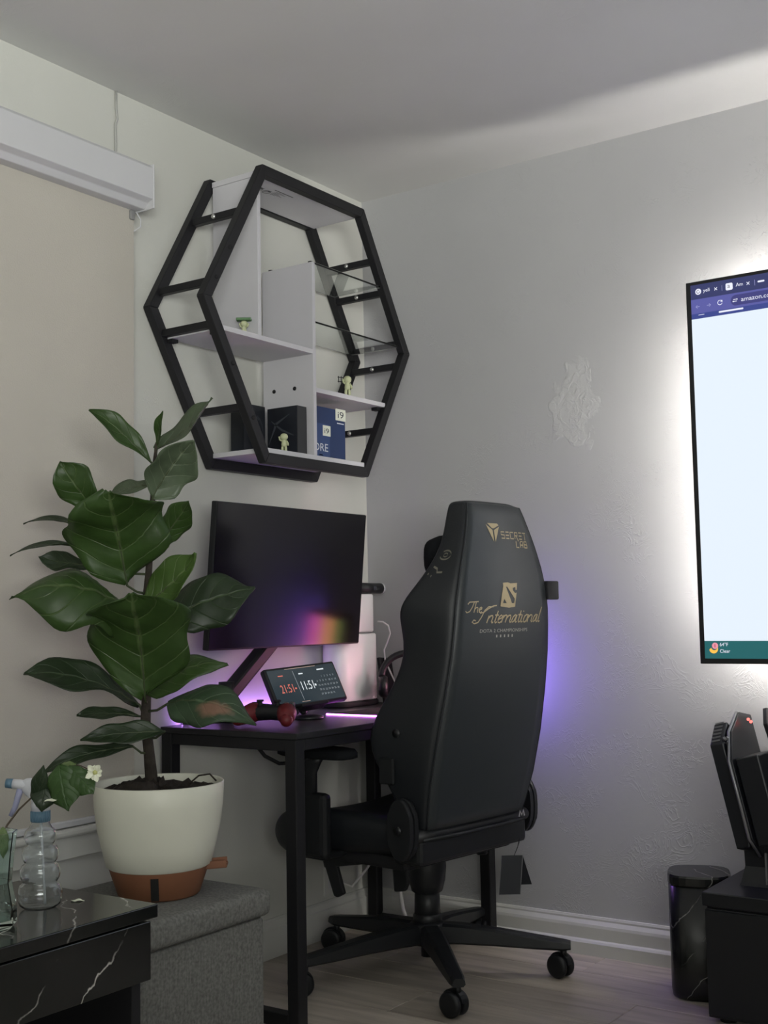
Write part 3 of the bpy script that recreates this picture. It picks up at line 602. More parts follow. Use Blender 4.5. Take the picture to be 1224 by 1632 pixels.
# wall outlet and low cables
wo = thing('wall_outlet', 'white double wall outlet on left wall beneath the desk', 'outlet', (0.0, -0.235, 0.182))
m = MB(); m.box((0.0, -0.272, 0.125), (0.006, -0.200, 0.240), 0.002); m.build('plate', M_trim, wo)
m = MB()
for z in (0.160, 0.205): m.box((0.006, -0.255, z-0.014), (0.008, -0.217, z+0.014), 0.001)
pieces(m, 'socket', M_cass, wo)
m = MB(); m.tube([(0.03, -0.215, 0.163), (0.06, -0.20, 0.15), (0.09, -0.16, 0.20), (0.13, -0.10, 0.30), (0.15, -0.07, 0.40)], 0.004, 8)
m.tube([(0.15, -0.085, 0.42), (0.165, -0.09, 0.30), (0.17, -0.10, 0.18), (0.20, -0.12, 0.08), (0.24, -0.13, 0.006), (0.30, -0.12, 0.005)], 0.007, 8)
single(m, 'power_cable', M_wcable, 'white power cables hanging under the desk near the outlet', 'cable', (0.25, -0.13, 0.0))

# ------------------------------------------------------------------ television
TX0, TZ1, TW, TH = 1.209, 1.927, 1.893, 1.066
K_ = 0.986          # screen layout is drawn for a 1.92 m wide set
tv = thing('television', 'huge wall mounted television showing a white browser page', 'television', (TX0+TW/2, -0.05, TZ1-TH))
m = MB(); m.box((TX0, -0.127, TZ1-TH), (TX0+TW, -0.116, TZ1), 0.002); m.build('bezel', M_black, tv)
m = MB(); m.box((TX0+0.10, -0.116, TZ1-TH+0.10), (TX0+TW-0.10, -0.066, TZ1-0.10), 0.006); m.build('rear_housing', M_matte, tv)
m = MB(); m.box((TX0+0.5, -0.066, TZ1-0.75), (TX0+TW-0.5, -0.001, TZ1-0.35), 0.002); m.build('wall_bracket', M_matte, tv)
M_strip = glow('bias_light', (1.0, 0.96, 0.90), 105.0)
a0, a1, c0, c1 = TX0+0.088, TX0+TW-0.088, TZ1-TH+0.088, TZ1-0.088
SY0, SY1 = -0.090, -0.078
for lo, hi in (((a0, SY0, c1-0.010), (a1, SY1, c1)), ((a0, SY0, c0), (a1, SY1, c0+0.010)), ((a0, SY0, c0+0.012), (a0+0.010, SY1, c1-0.012)), ((a1-0.010, SY0, c0+0.012), (a1, SY1, c1-0.012))):
    m = MB(); m.box(lo, hi); m.build('light_strip', M_strip, tv)
def fV(d): return lambda s, t_: (TX0+s*K_, -0.1273-d*0.0004, TZ1-t_*K_)
def rect(m, s0, t0, s1, t1, fn, r=0.0):
    if r <= 0: poly(m, [(s0, t0), (s1, t0), (s1, t1), (s0, t1)], fn); return
    pts = []
    for cx, cy, a in ((s1-r, t0+r, -PI/2), (s1-r, t1-r, 0), (s0+r, t1-r, PI/2), (s0+r, t0+r, PI)): pts += [(cx+r*math.cos(a+PI/2*k/6), cy+r*math.sin(a+PI/2*k/6)) for k in range(7)]
    poly(m, pts, fn)
def tvtext(m, txt, size, s, t_, d=3, fit=None): put_text(m, txt, size, lambda u, v: fV(d)(s+u, t_-v), fit=fit)
def screen(name, mt, draw, parent=None):
    m = MB(); draw(m); return m.build(name, mt, parent or tv)
G = lambda n, c, s=1.0: glow(n, c, s)
S0, S1 = 0.0145, TW/K_-0.0145
page = screen('screen', G('page_white', (0.80, 0.89, 0.985), 1.0), lambda m: rect(m, S0, 0.1085, S1, 1.018, fV(0)))
G_w = G('screen_text_white', (0.85, 0.87, 1.0), 1.0)
screen('tab_bar', G('tab_navy', (0.028, 0.035, 0.13)), lambda m: rect(m, S0, 0.010, S1, 0.052, fV(0)), page)
screen('tool_bar', G('toolbar_violet', (0.095, 0.10, 0.36)), lambda m: rect(m, S0, 0.052, S1, 0.0935, fV(0)), page)
screen('page_header', G('header_blue', (0.035, 0.055, 0.26)), lambda m: rect(m, S0, 0.0935, S1, 0.1085, fV(0)), page)
screen('task_bar', G('taskbar_teal', (0.012, 0.12, 0.13)), lambda m: rect(m, S0, 1.018, S1, TH/K_-0.0145, fV(0)), page)
screen('address_bar', G('address_navy', (0.045, 0.045, 0.20)), lambda m: rect(m, 0.129, 0.0575, 0.75, 0.0875, fV(1), 0.0149), page)
f2 = fV(2); f3 = fV(3); G_v = G('screen_grey_violet', (0.33, 0.34, 0.62))
def item(name, draw, mt=None): return screen(name, mt or G_w, draw, page)
item('tab_icon', lambda m: disc(m, (0.037, 0.031), 0.0088, f2)); item('tab_icon', lambda m: rect(m, 0.1165, 0.021, 0.1365, 0.041, f2, 0.004)); item('tab_icon', lambda m: rect(m, 0.2065, 0.0285, 0.2255, 0.0335, f2, 0.0024))
for s in (0.088, 0.180): item('close_icon', lambda m: (ribbon(m, [(s-0.004, 0.027), (s+0.004, 0.035)], 0.0018, f2), ribbon(m, [(s+0.004, 0.027), (s-0.004, 0.035)], 0.0018, f2)))
item('reload_icon', lambda m: (ribbon(m, [(0.0985+0.0065*math.cos(a), 0.072+0.0065*math.sin(a)) for a in [0.3+5.0*k/16 for k in range(17)]], 0.0018, f2), poly(m, [(0.1045, 0.064), (0.1065, 0.0705), (0.100, 0.070)], f2)))
item('search_pill', lambda m: rect(m, 0.094, 0.0962, 0.164, 0.1012, f2, 0.0024)); item('bookmark_dash', lambda m: rect(m, 0.035, 0.0975, 0.052, 0.0988, f2))
item('site_icon', lambda m: (ribbon(m, [(0.1365, 0.070), (0.1445, 0.070)], 0.0016, f2), disc(m, (0.147, 0.070), 0.002, f2, 8), ribbon(m, [(0.1385, 0.0755), (0.1465, 0.0755)], 0.0016, f2), disc(m, (0.1365, 0.0755), 0.002, f2, 8)))
for tx, sz, sx, tz, ft in (('yeli', 0.0145, 0.0515, 0.0345, None), ('Am', 0.0145, 0.1455, 0.0345, None), ('amazon.com', 0.0175, 0.159, 0.0785, 0.094), ('64\u00b0F', 0.0135, 0.058, 1.0325, 0.0235), ('Clear', 0.0135, 0.058, 1.0505, 0.0285)):
    item('screen_text', lambda m: tvtext(m, tx, sz, sx, tz, fit=ft))
for s, dr in ((0.034, -1), (0.066, 1)): item('arrow_icon', lambda m: (ribbon(m, [(s-0.0055, 0.074), (s+0.0055, 0.074)], 0.0015, f2), ribbon(m, [(s+dr*0.001, 0.0695), (s+dr*0.0055, 0.074), (s+dr*0.001, 0.0785)], 0.0015, f2)), G_v)
for s in (0.106, 0.1985): item('tab_divider', lambda m: ribbon(m, [(s, 0.024), (s, 0.040)], 0.001, f2), G_v)
screen('screen_letter', G('screen_dark', (0.05, 0.05, 0.06)), lambda m: put_text(m, 'a', 0.018, lambda u, v: fV(3)(0.1215+u, 0.0345-v)), page)
screen('ring_icon', G('screen_dark', (0.05, 0.05, 0.06)), lambda m: ribbon(m, [(0.037+0.0045*math.cos(a), 0.031+0.0045*math.sin(a)) for a in [0.0+5.2*k/14 for k in range(15)]], 0.0015, fV(3)), page)
screen('moon_icon', G('moon_yellow', (1.0, 0.55, 0.08)), lambda m: poly(m, [(0.040+0.0125*math.cos(a), 1.040+0.0125*math.sin(a)) for a in [PI*0.95-k*PI*1.15/14 for k in range(15)]] + [(0.042+0.009*math.cos(a), 1.0345+0.009*math.sin(a)) for a in [-0.1+k*PI*0.95/10 for k in range(11)]], fV(2)), page)
def badge(m):
    disc(m, (0.0445, 1.0315), 0.0088, fV(2))
screen('alert_badge', G('badge_pink', (0.85, 0.30, 0.38)), badge, page)
screen('alert_digit', G('badge_dark', (0.35, 0.03, 0.06)), lambda m: rect(m, 0.0435, 1.027, 0.0455, 1.036, fV(3)), page)

# ------------------------------------------------------------------ cabinet, marble pillar table, open-frame computer
cb = thing('media_cabinet', 'low black media cabinet on the floor under the television', 'cabinet', (1.9, -0.27, 0.0))
M_cab = mat('cabinet_black', (0.012, 0.013, 0.016), 0.34, bump=0.05, bscale=300)
m = MB(); m.box((1.302, -0.412, 0.012), (2.60, -0.05, 0.274), 0.002); m.build('carcass', M_cab, cb)
m = MB(); m.box((1.298, -0.420, 0.280), (2.604, -0.045, 0.314), 0.003); m.build('cabinet_top', M_cab, cb)
m = MB(); m.box((1.306, -0.405, 0.274), (2.596, -0.05, 0.280)); m.build('shadow_gap', M_matte, cb)
for k in range(3):
    m = MB(); m.box((1.304+k*0.432, -0.418, 0.02), (1.304+k*0.432+0.428, -0.412, 0.270), 0.001); m.build('cabinet_door', M_cab, cb)
m = MB()
for x in (1.34, 2.56):
    for y in (-0.38, -0.09): m.cyl((x, y, 0.0), (x, y, 0.0125), 0.02)
pieces(m, 'foot', M_matte, cb)
pt = thing('pillar_table', 'black marbled round-cornered pillar table beside the low black cabinet', 'side table', (1.218, -0.205, 0.0))
def octo(r, z):
    pts = []
    for k in range(32):
        q = 2*PI*k/32; c_, s_ = math.cos(q), math.sin(q); e = (abs(c_)**3.2+abs(s_)**3.2)**(-1/3.2); pts.append((1.211+r*e*math.cos(q+0.35), -0.205+r*e*math.sin(q+0.35), z))
    return pts
m = MB(); m.loft([octo(0.072, 0.0), octo(0.078, 0.005), octo(0.080, 0.02), octo(0.080, 0.288)]); m.build('column', M_marble2, pt)
m = MB(); m.loft([octo(0.079, 0.290), octo(0.0815, 0.293), octo(0.0815, 0.312), octo(0.079, 0.3170)], smooth=False); m.build('table_top', M_marble2, pt)

pc = thing('open_frame_computer', 'black open-frame computer standing on the low cabinet', 'computer', (1.42, -0.23, 0.314))
M_pcb = mat('computer_metal', (0.011, 0.012, 0.016), 0.35); M_pedge = mat('computer_edge', (0.26, 0.26, 0.28), 0.3, metal=0.6); M_pglass = mat('dark_glass', (0.02, 0.05, 0.06), 0.05, trans=0.6)
LX = lambda x, lean: Matrix(((0, 0, 1, x), (1, 0, 0, -0.0), (0, 1, 0, 0.0), (0, 0, 0, 1)))
def leaning(x, zb, lean):       # prism frame: polygon (y, z above zb) thickened along x, top leaning toward -x
    x -= 0.012; zb += 0.016
    return Matrix.Translation((x, 0, zb)) @ Euler((0, -lean, 0)).to_matrix().to_4x4() @ Matrix(((0, 0, 1, 0), (1, 0, 0, 0), (0, 1, 0, 0), (0, 0, 0, 1)))
LN = math.radians(13)
m = MB(); m.prism([(-0.33, 0.0), (-0.25, -0.02), (-0.25, 0.300), (-0.262, 0.310), (-0.33, 0.262)], 0.036, leaning(1.372, 0.392, LN), 0.003); m.build('radiator', M_pcb, pc)
m = MB()
for k in range(6): m.box((-0.322+k*0.0115, 0.268+k*0.008, 0.004), (-0.315+k*0.0115, 0.272+k*0.008, 0.026), 0, leaning(1.372, 0.392, LN))
pieces(m, 'radiator_fin', M_pedge, pc)
m = MB(); m.prism([(-0.33, 0.0), (-0.32, -0.012), (-0.26, -0.012), (-0.26, 0.125), (-0.328, 0.125)], 0.034, leaning(1.372, 0.400, LN), 0.004); m.build('pump_cover', M_black, pc)
m = MB(); m.prism([(-0.345, 0.03), (-0.30, -0.02), (-0.16, -0.02), (-0.12, 0.05), (-0.12, 0.325), (-0.20, 0.338), (-0.295, 0.295), (-0.345, 0.225)], 0.008, leaning(1.418, 0.392, LN), 0.0015); m.build('side_plate', M_pcb, pc)
m = MB(); m.tube([leaning(1.4175, 0.392, LN) @ Vector((y, z, 0)) for y, z in ((-0.30, -0.018), (-0.345, 0.03), (-0.345, 0.225), (-0.295, 0.295), (-0.20, 0.338))], 0.0042, 6); m.build('plate_edge', M_pedge, pc)
m = MB(); m.box((-0.335, 0.015, 0), (-0.20, 0.235, 0.060), 0.004, leaning(1.432, 0.388, LN)); m.build('power_supply', M_pcb, pc)
m = MB(); m.prism([(-0.300, 0.215), (-0.26, 0.225), (-0.235, 0.262), (-0.25, 0.292), (-0.295, 0.268)], 0.003, leaning(1.4135, 0.392, LN), 0.0008); m.build('badge', mat('badge_bronze', (0.30, 0.20, 0.14), 0.35, metal=0.3), pc)
m = MB(); m.prism([(-0.16, 0.255), (-0.09, 0.255), (-0.06, 0.30), (-0.09, 0.345), (-0.14, 0.350), (-0.17, 0.31)], 0.012, leaning(1.470, 0.388, LN), 0.002); m.build('hexagon_plate', M_black, pc)
m = MB(); m.prism([(-0.12+0.018*math.cos(2*PI*k/14), 0.30+0.018*math.sin(2*PI*k/14)) for k in range(14)], 0.002, leaning(1.4685, 0.388, LN)); m.build('copper_disc', mat('copper', (0.28, 0.12, 0.06), 0.4, metal=0.6), pc)
m = MB()
for y, z, x in ((-0.335, 0.075, 1.480), (-0.20, 0.325, 1.445), (-0.19, 0.318, 1.447)): m.ball(leaning(x, 0.388, LN) @ Vector((y, z, 0)), 0.004)
pieces(m, 'indicator_light', glow('indicator_red', (1.0, 0.12, 0.10), 3.0), pc)
m = MB(); m.box((1.470, -0.345, 0.430), (1.74, -0.339, 0.700), 0.001); m.build('glass_panel', M_pglass, pc)
m = MB(); m.box((1.462, -0.30, 0.415), (1.76, -0.10, 0.430), 0.003); m.box((1.462, -0.30, 0.69), (1.76, -0.10, 0.704), 0.003); m.box((1.462, -0.115, 0.43), (1.76, -0.105, 0.69)); pieces(m, 'frame_tray', M_pcb, pc)
m = MB(); m.box((1.54, -0.30, 0.48), (1.74, -0.26, 0.56), 0.006); m.box((1.53, -0.20, 0.45), (1.73, -0.12, 0.66), 0.004); pieces(m, 'graphics_card', M_black, pc)
m = MB(); m.loft([[(1.405+w*x, -0.215+d*y, z) for x, y in ((-1, -1), (1, -1), (1, 1), (-1, 1))] for w, d, z in ((0.050, 0.09, 0.3145), (0.047, 0.085, 0.322), (0.040, 0.07, 0.36), (0.043, 0.07, 0.43))], smooth=False); m.build('stand_foot', M_pcb, pc)
m = MB(); m.box((1.422, -0.3055, 0.322), (1.426, -0.296, 0.40)); m.build('stand_trim', M_pedge, pc)
m = MB(); m.box((1.36, -0.155, 0.3145), (1.80, -0.149, 0.321), 0.001); m.build('light_rail', mat('silver_trim', (0.55, 0.55, 0.53), 0.35, metal=0.5), pc)
m = MB(); rn = random.Random(3)
for k in range(26): m.cbox(leaning(1.404, 0.392, LN) @ Vector((-0.322+rn.random()*0.07, 0.235+rn.random()*0.05, rn.random()*0.012)), (0.006, 0.007, 0.010), 0, (rn.random(), rn.random(), 0))
pieces(m, 'connector', M_pedge, pc)

# ------------------------------------------------------------------ gaming chair (local: +y forward, +x sitter's right)
ch = thing('gaming_chair', 'black leather gaming chair seen from behind pushed into desk', 'chair', (0.498, -0.435, 0.0), math.radians(83))
M_base = mat('chair_base_black', (0.011, 0.012, 0.014), 0.38, bump=0.06, bscale=260); M_wheel = mat('wheel_rubber', (0.010, 0.011, 0.013), 0.45)
def B(mb_, name, m, par=None, **k): return mb_.build(name, m, par or ch, world=False, **k)
m = MB(); m.lathe([(0, 0.052), (0.020, 0.052), (0.020, 0.082), (0.042, 0.086), (0.050, 0.10), (0.050, 0.142), (0.040, 0.150), (0, 0.150)]); B(m, 'hub', M_base)
m = MB(); m.cyl((0, 0, 0.145), (0, 0, 0.24), 0.0375, 0.035, n=32); m.lathe([(0.0375, 0.145), (0.041, 0.15), (0.041, 0.165), (0.037, 0.17)]); B(m, 'gas_lift_cover', M_black)
for k in range(5):
    a = math.radians(-46-83+72*k); d = Vector((math.cos(a), math.sin(a), 0)); s_ = Vector((-d.y, d.x, 0))
    rings = []
    for r, w, z0, z1 in ((0.03, 0.030, 0.090, 0.145), (0.10, 0.029, 0.090, 0.142), (0.20, 0.026, 0.086, 0.130), (0.30, 0.023, 0.080, 0.115), (0.375, 0.021, 0.077, 0.104), (0.398, 0.017, 0.079, 0.100)):
        c = d*r; e = 0.006
        rings.append([tuple(c+s_*x+Vector((0, 0, z))) for x, z in ((-w, z0+e), (-w+e, z0), (w-e, z0), (w, z0+e), (w*0.9, z1-e), (w*0.6, z1), (-w*0.6, z1), (-w*0.9, z1-e))])
    m = MB(); m.loft(rings, smooth=False); lg = B(m, 'base_leg', M_base)
    sw = math.radians([0, -4, 120, 20, 60][k]); c = d*0.378; ax = Vector((math.cos(sw), math.sin(sw), 0)); tr = Vector((-ax.y, ax.x, 0))*0.012
    cc = c + tr; m = MB()
    m.cyl(c+Vector((0, 0, 0.060)), c+Vector((0, 0, 0.080)), 0.009)
    m.loft([[tuple(cc+ax*t_+Vector((-ax.y, ax.x, 0))*r_*math.cos(q)+Vector((0, 0, 0.036+r_*math.sin(q)))) for q in [0.1+k2*(PI-0.2)/10 for k2 in range(11)]] for t_, r_ in ((-0.008, 0.034), (0.008, 0.034))], smooth=False)
    B(m, 'castor_fork', M_base)
    m = MB()
    for sg in (-1, 1):
        q = ax.to_track_quat('Z', 'Y').to_matrix().to_4x4()
        m.lathe([(0, -0.0095), (0.022, -0.0095), (0.029, -0.008), (0.0325, -0.003), (0.0325, 0.003), (0.029, 0.008), (0.022, 0.0095), (0.020, 0.007), (0, 0.007)], mx=Matrix.Translation(cc+ax*0.0165*sg+Vector((0, 0, 0.0328))) @ q, n=28)
    B(m, 'castor', M_wheel)
m = MB(); m.lathe([(0.034, 0.225), (0.044, 0.232), (0.052, 0.262), (0.056, 0.300), (0.052, 0.345), (0.04, 0.385)], n=28); m.cbox((0.0, 0.03, 0.372), (0.20, 0.26, 0.030), 0.008); m.cbox((0, -0.02, 0.352), (0.12, 0.16, 0.03), 0.01); B(m, 'tilt_mechanism', M_black)
def lever(pts, wz, name='lever'):
    m = MB()
    for a, b in zip(pts, pts[1:]): m.bar(a, b, 0.011, wz, (0, 0, 1), 0.004)
    B(m, name, M_black)
m = MB(); m.prism([(0.0, 0.0), (0.19, 0.035), (0.19, 0.062), (0.012, 0.028), (-0.006, 0.020)], 0.012, Matrix(((0, 0, 1, -0.205), (-1, 0, 0, 0.205), (0, 1, 0, 0.302), (0, 0, 0, 1))), 0.003)
m.prism([(0.0, 0.0), (0.045, 0.012), (0.012+0.066, -0.078), (0.05, -0.092), (0.038, -0.088)], 0.013, Matrix(((0, 0, 1, -0.206), (-1, 0, 0, 0.207), (0, 1, 0, 0.318), (0, 0, 0, 1))), 0.004); B(m, 'height_lever', M_black)
m = MB(); m.prism([(-0.02, 0.0), (0.035, 0.0), (0.042, -0.075), (0.03, -0.10), (-0.012, -0.108)], 0.014, Matrix(((0, 0, 1, -0.13), (-1, 0, 0, 0.00), (0, 1, 0, 0.355), (0, 0, 0, 1))), 0.006); B(m, 'tilt_lever', M_black)
m = MB(); m.prism([(0.0, 0.0), (0.045, 0.0), (0.03, -0.060), (0.018, -0.068), (-0.012, -0.062)], 0.014, Matrix(((0, 0, 1, 0.13), (1, 0, 0, -0.10), (0, 1, 0, 0.385), (0, 0, 0, 1))), 0.005); B(m, 'lock_lever', M_black)
# seat: rounded cushion with side bolsters
def sect(y, hw, zb, zt, bol, lift): return [(x*hw, y, z) for x, z in ((-0.82, zb), (-1.0, zb+0.03), (-1.02, zt+bol*0.4+lift), (-0.93, zt+bol+lift), (-0.72, zt+bol*0.55+lift), (-0.45, zt+lift), (0, zt-0.004+lift), (0.45, zt+lift), (0.72, zt+bol*0.55+lift), (0.93, zt+bol+lift), (1.02, zt+bol*0.4+lift), (1.0, zb+0.03), (0.82, zb), (0.4, zb-0.006), (-0.4, zb-0.006))]
m = MB(); m.loft([sect(-0.165, 0.235, 0.40, 0.440, 0.0, 0), sect(-0.15, 0.262, 0.375, 0.452, 0.012, 0), sect(-0.02, 0.275, 0.360, 0.455, 0.030, 0), sect(0.12, 0.282, 0.352, 0.455, 0.032, 0), sect(0.25, 0.282, 0.335, 0.455, 0.028, 0), sect(0.315, 0.275, 0.325, 0.448, 0.016, -0.004), sect(0.350, 0.26, 0.335, 0.425, 0.004, -0.01), sect(0.362, 0.235, 0.360, 0.40, 0.0, -0.01)]); B(m, 'seat', M_leather, sub=2)
m = MB(); m.box((-0.235, -0.13, 0.335), (0.235, 0.28, 0.372), 0.012); B(m, 'seat_pan', M_matte)
# arms
for sg in (-1, 1):
    m = MB(); m.box((sg*0.10-0.02 if sg < 0 else 0.08, 0.09, 0.356), (sg*0.08 if sg < 0 else 0.30, 0.165, 0.370) if sg > 0 else (-0.08, 0.165, 0.370), 0.003)
    m.cbox((sg*0.21, 0.128, 0.363), (0.24, 0.085, 0.016), 0.004); m.cbox((sg*0.318, 0.128, 0.445), (0.038, 0.105, 0.175), 0.014); B(m, 'arm_bracket', M_black)
    m = MB(); m.loft([[(sg*0.320+w*math.cos(q), 0.150+d*math.sin(q), z) for q in [2*PI*k/20 for k in range(20)]] for w, d, z in ((0.017, 0.034, 0.50), (0.017, 0.034, 0.585), (0.020, 0.050, 0.612), (0.026, 0.062, 0.628))]); B(m, 'arm_post', M_black)
    m = MB(); m.loft([[(sg*0.318+0.046*k*abs(math.cos(q))**0.6*(1 if math.cos(q) > 0 else -1), 0.115+0.135*k*abs(math.sin(q))**0.6*(1 if math.sin(q) > 0 else -1), z) for q in [2*PI*j/32 for j in range(32)]] for k, z in ((0.90, 0.628), (1.0, 0.632), (1.0, 0.646), (0.94, 0.654), (0.80, 0.656))]); B(m, 'armrest_pad', M_suede)
# backrest
PRO = [  # z, back y, back half width, wing half width, wing front y, front centre y
 (0.425, -0.185, 0.205, 0.205, -0.140, -0.11), (0.455, -0.195, 0.222, 0.216, -0.120, -0.105), (0.56, -0.222, 0.238, 0.236, -0.085, -0.12), (0.68, -0.250, 0.240, 0.282, -0.025, -0.135),
 (0.80, -0.275, 0.232, 0.252, -0.105, -0.16), (0.90, -0.292, 0.224, 0.234, -0.150, -0.175), (0.98, -0.300, 0.218, 0.250, -0.148, -0.185), (1.03, -0.303, 0.214, 0.262, -0.150, -0.19), (1.08, -0.304, 0.204, 0.236, -0.182, -0.195),
 (1.14, -0.302, 0.186, 0.194, -0.208, -0.205), (1.20, -0.297, 0.162, 0.162, -0.222, -0.215), (1.26, -0.288, 0.138, 0.140, -0.218, -0.21), (1.302, -0.278, 0.124, 0.127, -0.218, -0.21), (1.318, -0.262, 0.112, 0.116, -0.222, -0.215)]
XO = -0.014
def lerp(z, i):
    if z <= PRO[0][0]: return PRO[0][i]
    for a, b in zip(PRO, PRO[1:]):
        if z <= b[0]: t_ = (z-a[0])/(b[0]-a[0]); return a[i]+(b[i]-a[i])*t_
    return PRO[-1][i]
def bring(z, yb, wb, ww, yw, yf):
    ym = (yb+yw)/2
    h = [(0.0, yb), (wb*0.5, yb), (wb*0.92, yb), (wb, yb+0.008), (wb+(ww-wb)*0.55, ym), (ww, yw-0.02), (ww, yw), (ww-0.022, yw+0.012), (ww-0.05, yw+0.002), (ww*0.6, yf), (0.0, yf-0.004)]
    return [(XO+x, y, z) for x, y in h] + [(XO-x, y, z) for x, y in h[-2:0:-1]]
m = MB(); m.loft([bring(*p) for p in PRO]); B(m, 'backrest', M_leather, sub=2)
def back_y(u, z):
    w = lerp(z, 2); return lerp(z, 1) - 0.011*(1-min(1, abs(u-XO)/w)**2.2) - 0.002
rows = []
zs = [0.45+k*(1.303-0.45)/30 for k in range(31)]
for z in zs:
    w = lerp(z, 2)*0.955
    row = [(XO-w*1.0, back_y(XO-w, z)+0.014, z)] + [(XO+w*q, back_y(XO+w*q, z), z) for q in [-1+k/6 for k in range(13)]] + [(XO+w, back_y(XO+w, z)+0.014, z)]
    rows.append(row)
rows = [[(x, y+0.016, z-0.004) for x, y, z in rows[0]]] + rows + [[(XO+(x-XO)*0.96, y+0.016, z+0.006) for x, y, z in rows[-1]]]
m = MB(); m.grid(rows); bc = B(m, 'back_cover', mat('back_leather', (0.026, 0.031, 0.035), 0.40, spec=0.5, bump=0.10, bscale=330))
for sg in (-1, 1):
    m = MB(); m.tube([(XO+sg*lerp(z, 2)*0.965, back_y(XO+sg*lerp(z, 2)*0.965, z)+0.002, z) for z in zs], 0.0028, 6); B(m, 'piping', M_leather)
fB = lambda u, z: (u, back_y(u, z)-0.0012, z)
m = MB()   # winged emblem and brand lettering, upper back
E = lambda x, y: (-0.083+0.056*x, 1.195+0.058*y)
for pts in ([(0.12, 0.98), (0.88, 0.98), (0.98, 0.90), (0.56, 0.74), (0.44, 0.74)], [(0.0, 0.93), (0.46, 0.66), (0.46, 0.10), (0.40, 0.18)], [(1.0, 0.84), (0.56, 0.66), (0.56, 0.10), (0.62, 0.18)]): poly(m, [E(*p) for p in pts], fB)
def strokes(m, glyphs, x, z, sx, sz, w, shear=0.0, gap=0.0):
    for adv, ss in glyphs:
        for s in ss: ribbon(m, [(x+(a+shear*b)*sx, z+b*sz) for a, b in s], w, fB)
        x += (adv+gap)*sx
    return x
BL = {'S': (1, [[(0.9, 1), (0, 1), (0, .55), (.9, .5), (.9, 0), (0, 0)]]), 'E': (1, [[(0, 1), (.9, 1)], [(0, .5), (.9, .5)], [(0, 0), (.9, 0)]]), 'C': (1, [[(.9, 1), (0, 1), (0, 0), (.9, 0)]]), 'R': (1, [[(0, 0), (0, 1), (.8, 1), (.8, .5), (.1, .5)], [(.4, .5), (.95, -.35)]]), 'T': (1, [[(-.1, 1), (.95, 1)], [(.55, .9), (.55, -.15)]]), 'L': (1, [[(0, 1), (0, 0), (.85, 0)]]), 'A': (1, [[(0, 0), (0, .8), (.2, 1), (.85, 1), (.85, 0)], [(0, .42), (.85, .42)]]), 'B': (1, [[(0, 0), (0, 1), (.8, 1), (.8, .55), (.95, .45), (.95, 0), (0, 0)], [(0, .5), (.8, .5)]])}
strokes(m, [BL[c] for c in 'SECRET'], -0.022, 1.2125, 0.0165, 0.0175, 0.0031, gap=0.28)
strokes(m, [BL[c] for c in 'LAB'], 0.044, 1.1890, 0.0150, 0.0170, 0.0034, gap=0.35); B(m, 'gold_emblem', M_gold, bc)
m = MB()   # square emblem with a slanted cut
Q = lambda x, y: (-0.046+0.078*x, 1.025+0.066*y)
outer = [(0.16, 1.0), (0.45, 1.02), (0.60, 0.98), (1.0, 1.0), (0.97, 0.80), (0.93, 0.68), (0.96, 0.6), (0.86, 0.02), (0.5, -0.02), (0.0, 0.04), (0.04, 0.22)]
for pts in ([(0.16, 1.0), (0.45, 1.02), (0.60, 0.98), (1.0, 1.0), (0.98, 0.86), (0.76, 0.80), (0.34, 0.84), (0.17, 0.86)], [(0.17, 0.86), (0.32, 0.86), (0.62, 0.28), (0.66, 0.17), (0.36, 0.17), (0.22, 0.36), (0.10, 0.56)], [(0.0, 0.04), (0.5, -0.02), (0.86, 0.02), (0.88, 0.17), (0.02, 0.17)], [(0.02, 0.17), (0.16, 0.17), (0.17, 0.24), (0.24, 0.36), (0.10, 0.56), (0.05, 0.3)], [(0.40, 0.84), (0.72, 0.84), (0.73, 0.70), (0.86, 0.58), (0.96, 0.60), (0.88, 0.17), (0.80, 0.17), (0.84, 0.35)], [(0.88, 0.83), (0.98, 0.86), (0.96, 0.72), (0.90, 0.70)]): poly(m, [Q(*p) for p in pts], fB)
B(m, 'square_emblem', M_gold, bc)
SCR = {'n': (.74, [[(0, .95), (0, 0)], [(.02, .6), (.2, .93), (.42, .93), (.5, .75), (.5, .12), (.6, 0), (.72, .12)]]), 't': (.46, [[(.14, 1.55), (.14, .15), (.24, 0), (.40, .12)], [(-.06, 1.0), (.36, 1.0)]]), 'e': (.52, [[(0.02, .45), (.40, .62), (.40, .85), (.25, 1), (.06, .8), (0, .4), (.1, .05), (.3, 0), (.5, .18)]]), 'r': (.46, [[(0, 1), (0, 0)], [(.02, .62), (.16, .93), (.34, .98), (.40, .86)]]), 'a': (.70, [[(.42, .85), (.26, 1), (.06, .75), (0, .3), (.12, .02), (.30, .15), (.45, .95)], [(.46, 1), (.46, .15), (.55, 0), (.68, .12)]]), 'i': (.34, [[(.02, 1), (.02, .12), (.12, 0), (.28, .12)], [(.03, 1.38), (.05, 1.5)]]), 'o': (.58, [[(.24, 1), (.05, .8), (0, .4), (.12, .03), (.3, 0), (.45, .3), (.44, .75), (.24, 1), (.55, .9)]]), 'l': (.34, [[(.06, 2.0), (.06, .12), (.16, 0), (.32, .12)]]), 'h': (.72, [[(0, 2.0), (0, 0)], [(.02, .6), (.2, .93), (.42, .93), (.5, .75), (.5, .12), (.62, 0)]])}
m = MB()
strokes(m, [SCR[c] for c in 'nternational'], -0.104, 0.9840, 0.0368, 0.0205, 0.0040, shear=0.30)
I_ = [[(1.05, 1.95), (0.55, 1.95), (0.2, 1.5), (0.0, 0.7), (-.25, 0.1), (-.6, -.05), (-.85, .15), (-.7, .4), (-.5, .3)], [(-.15, 1.85), (-.35, 1.5), (-.2, 1.2), (.15, 1.3), (.6, 1.75), (1.05, 2.05), (1.4, 2.1)]]
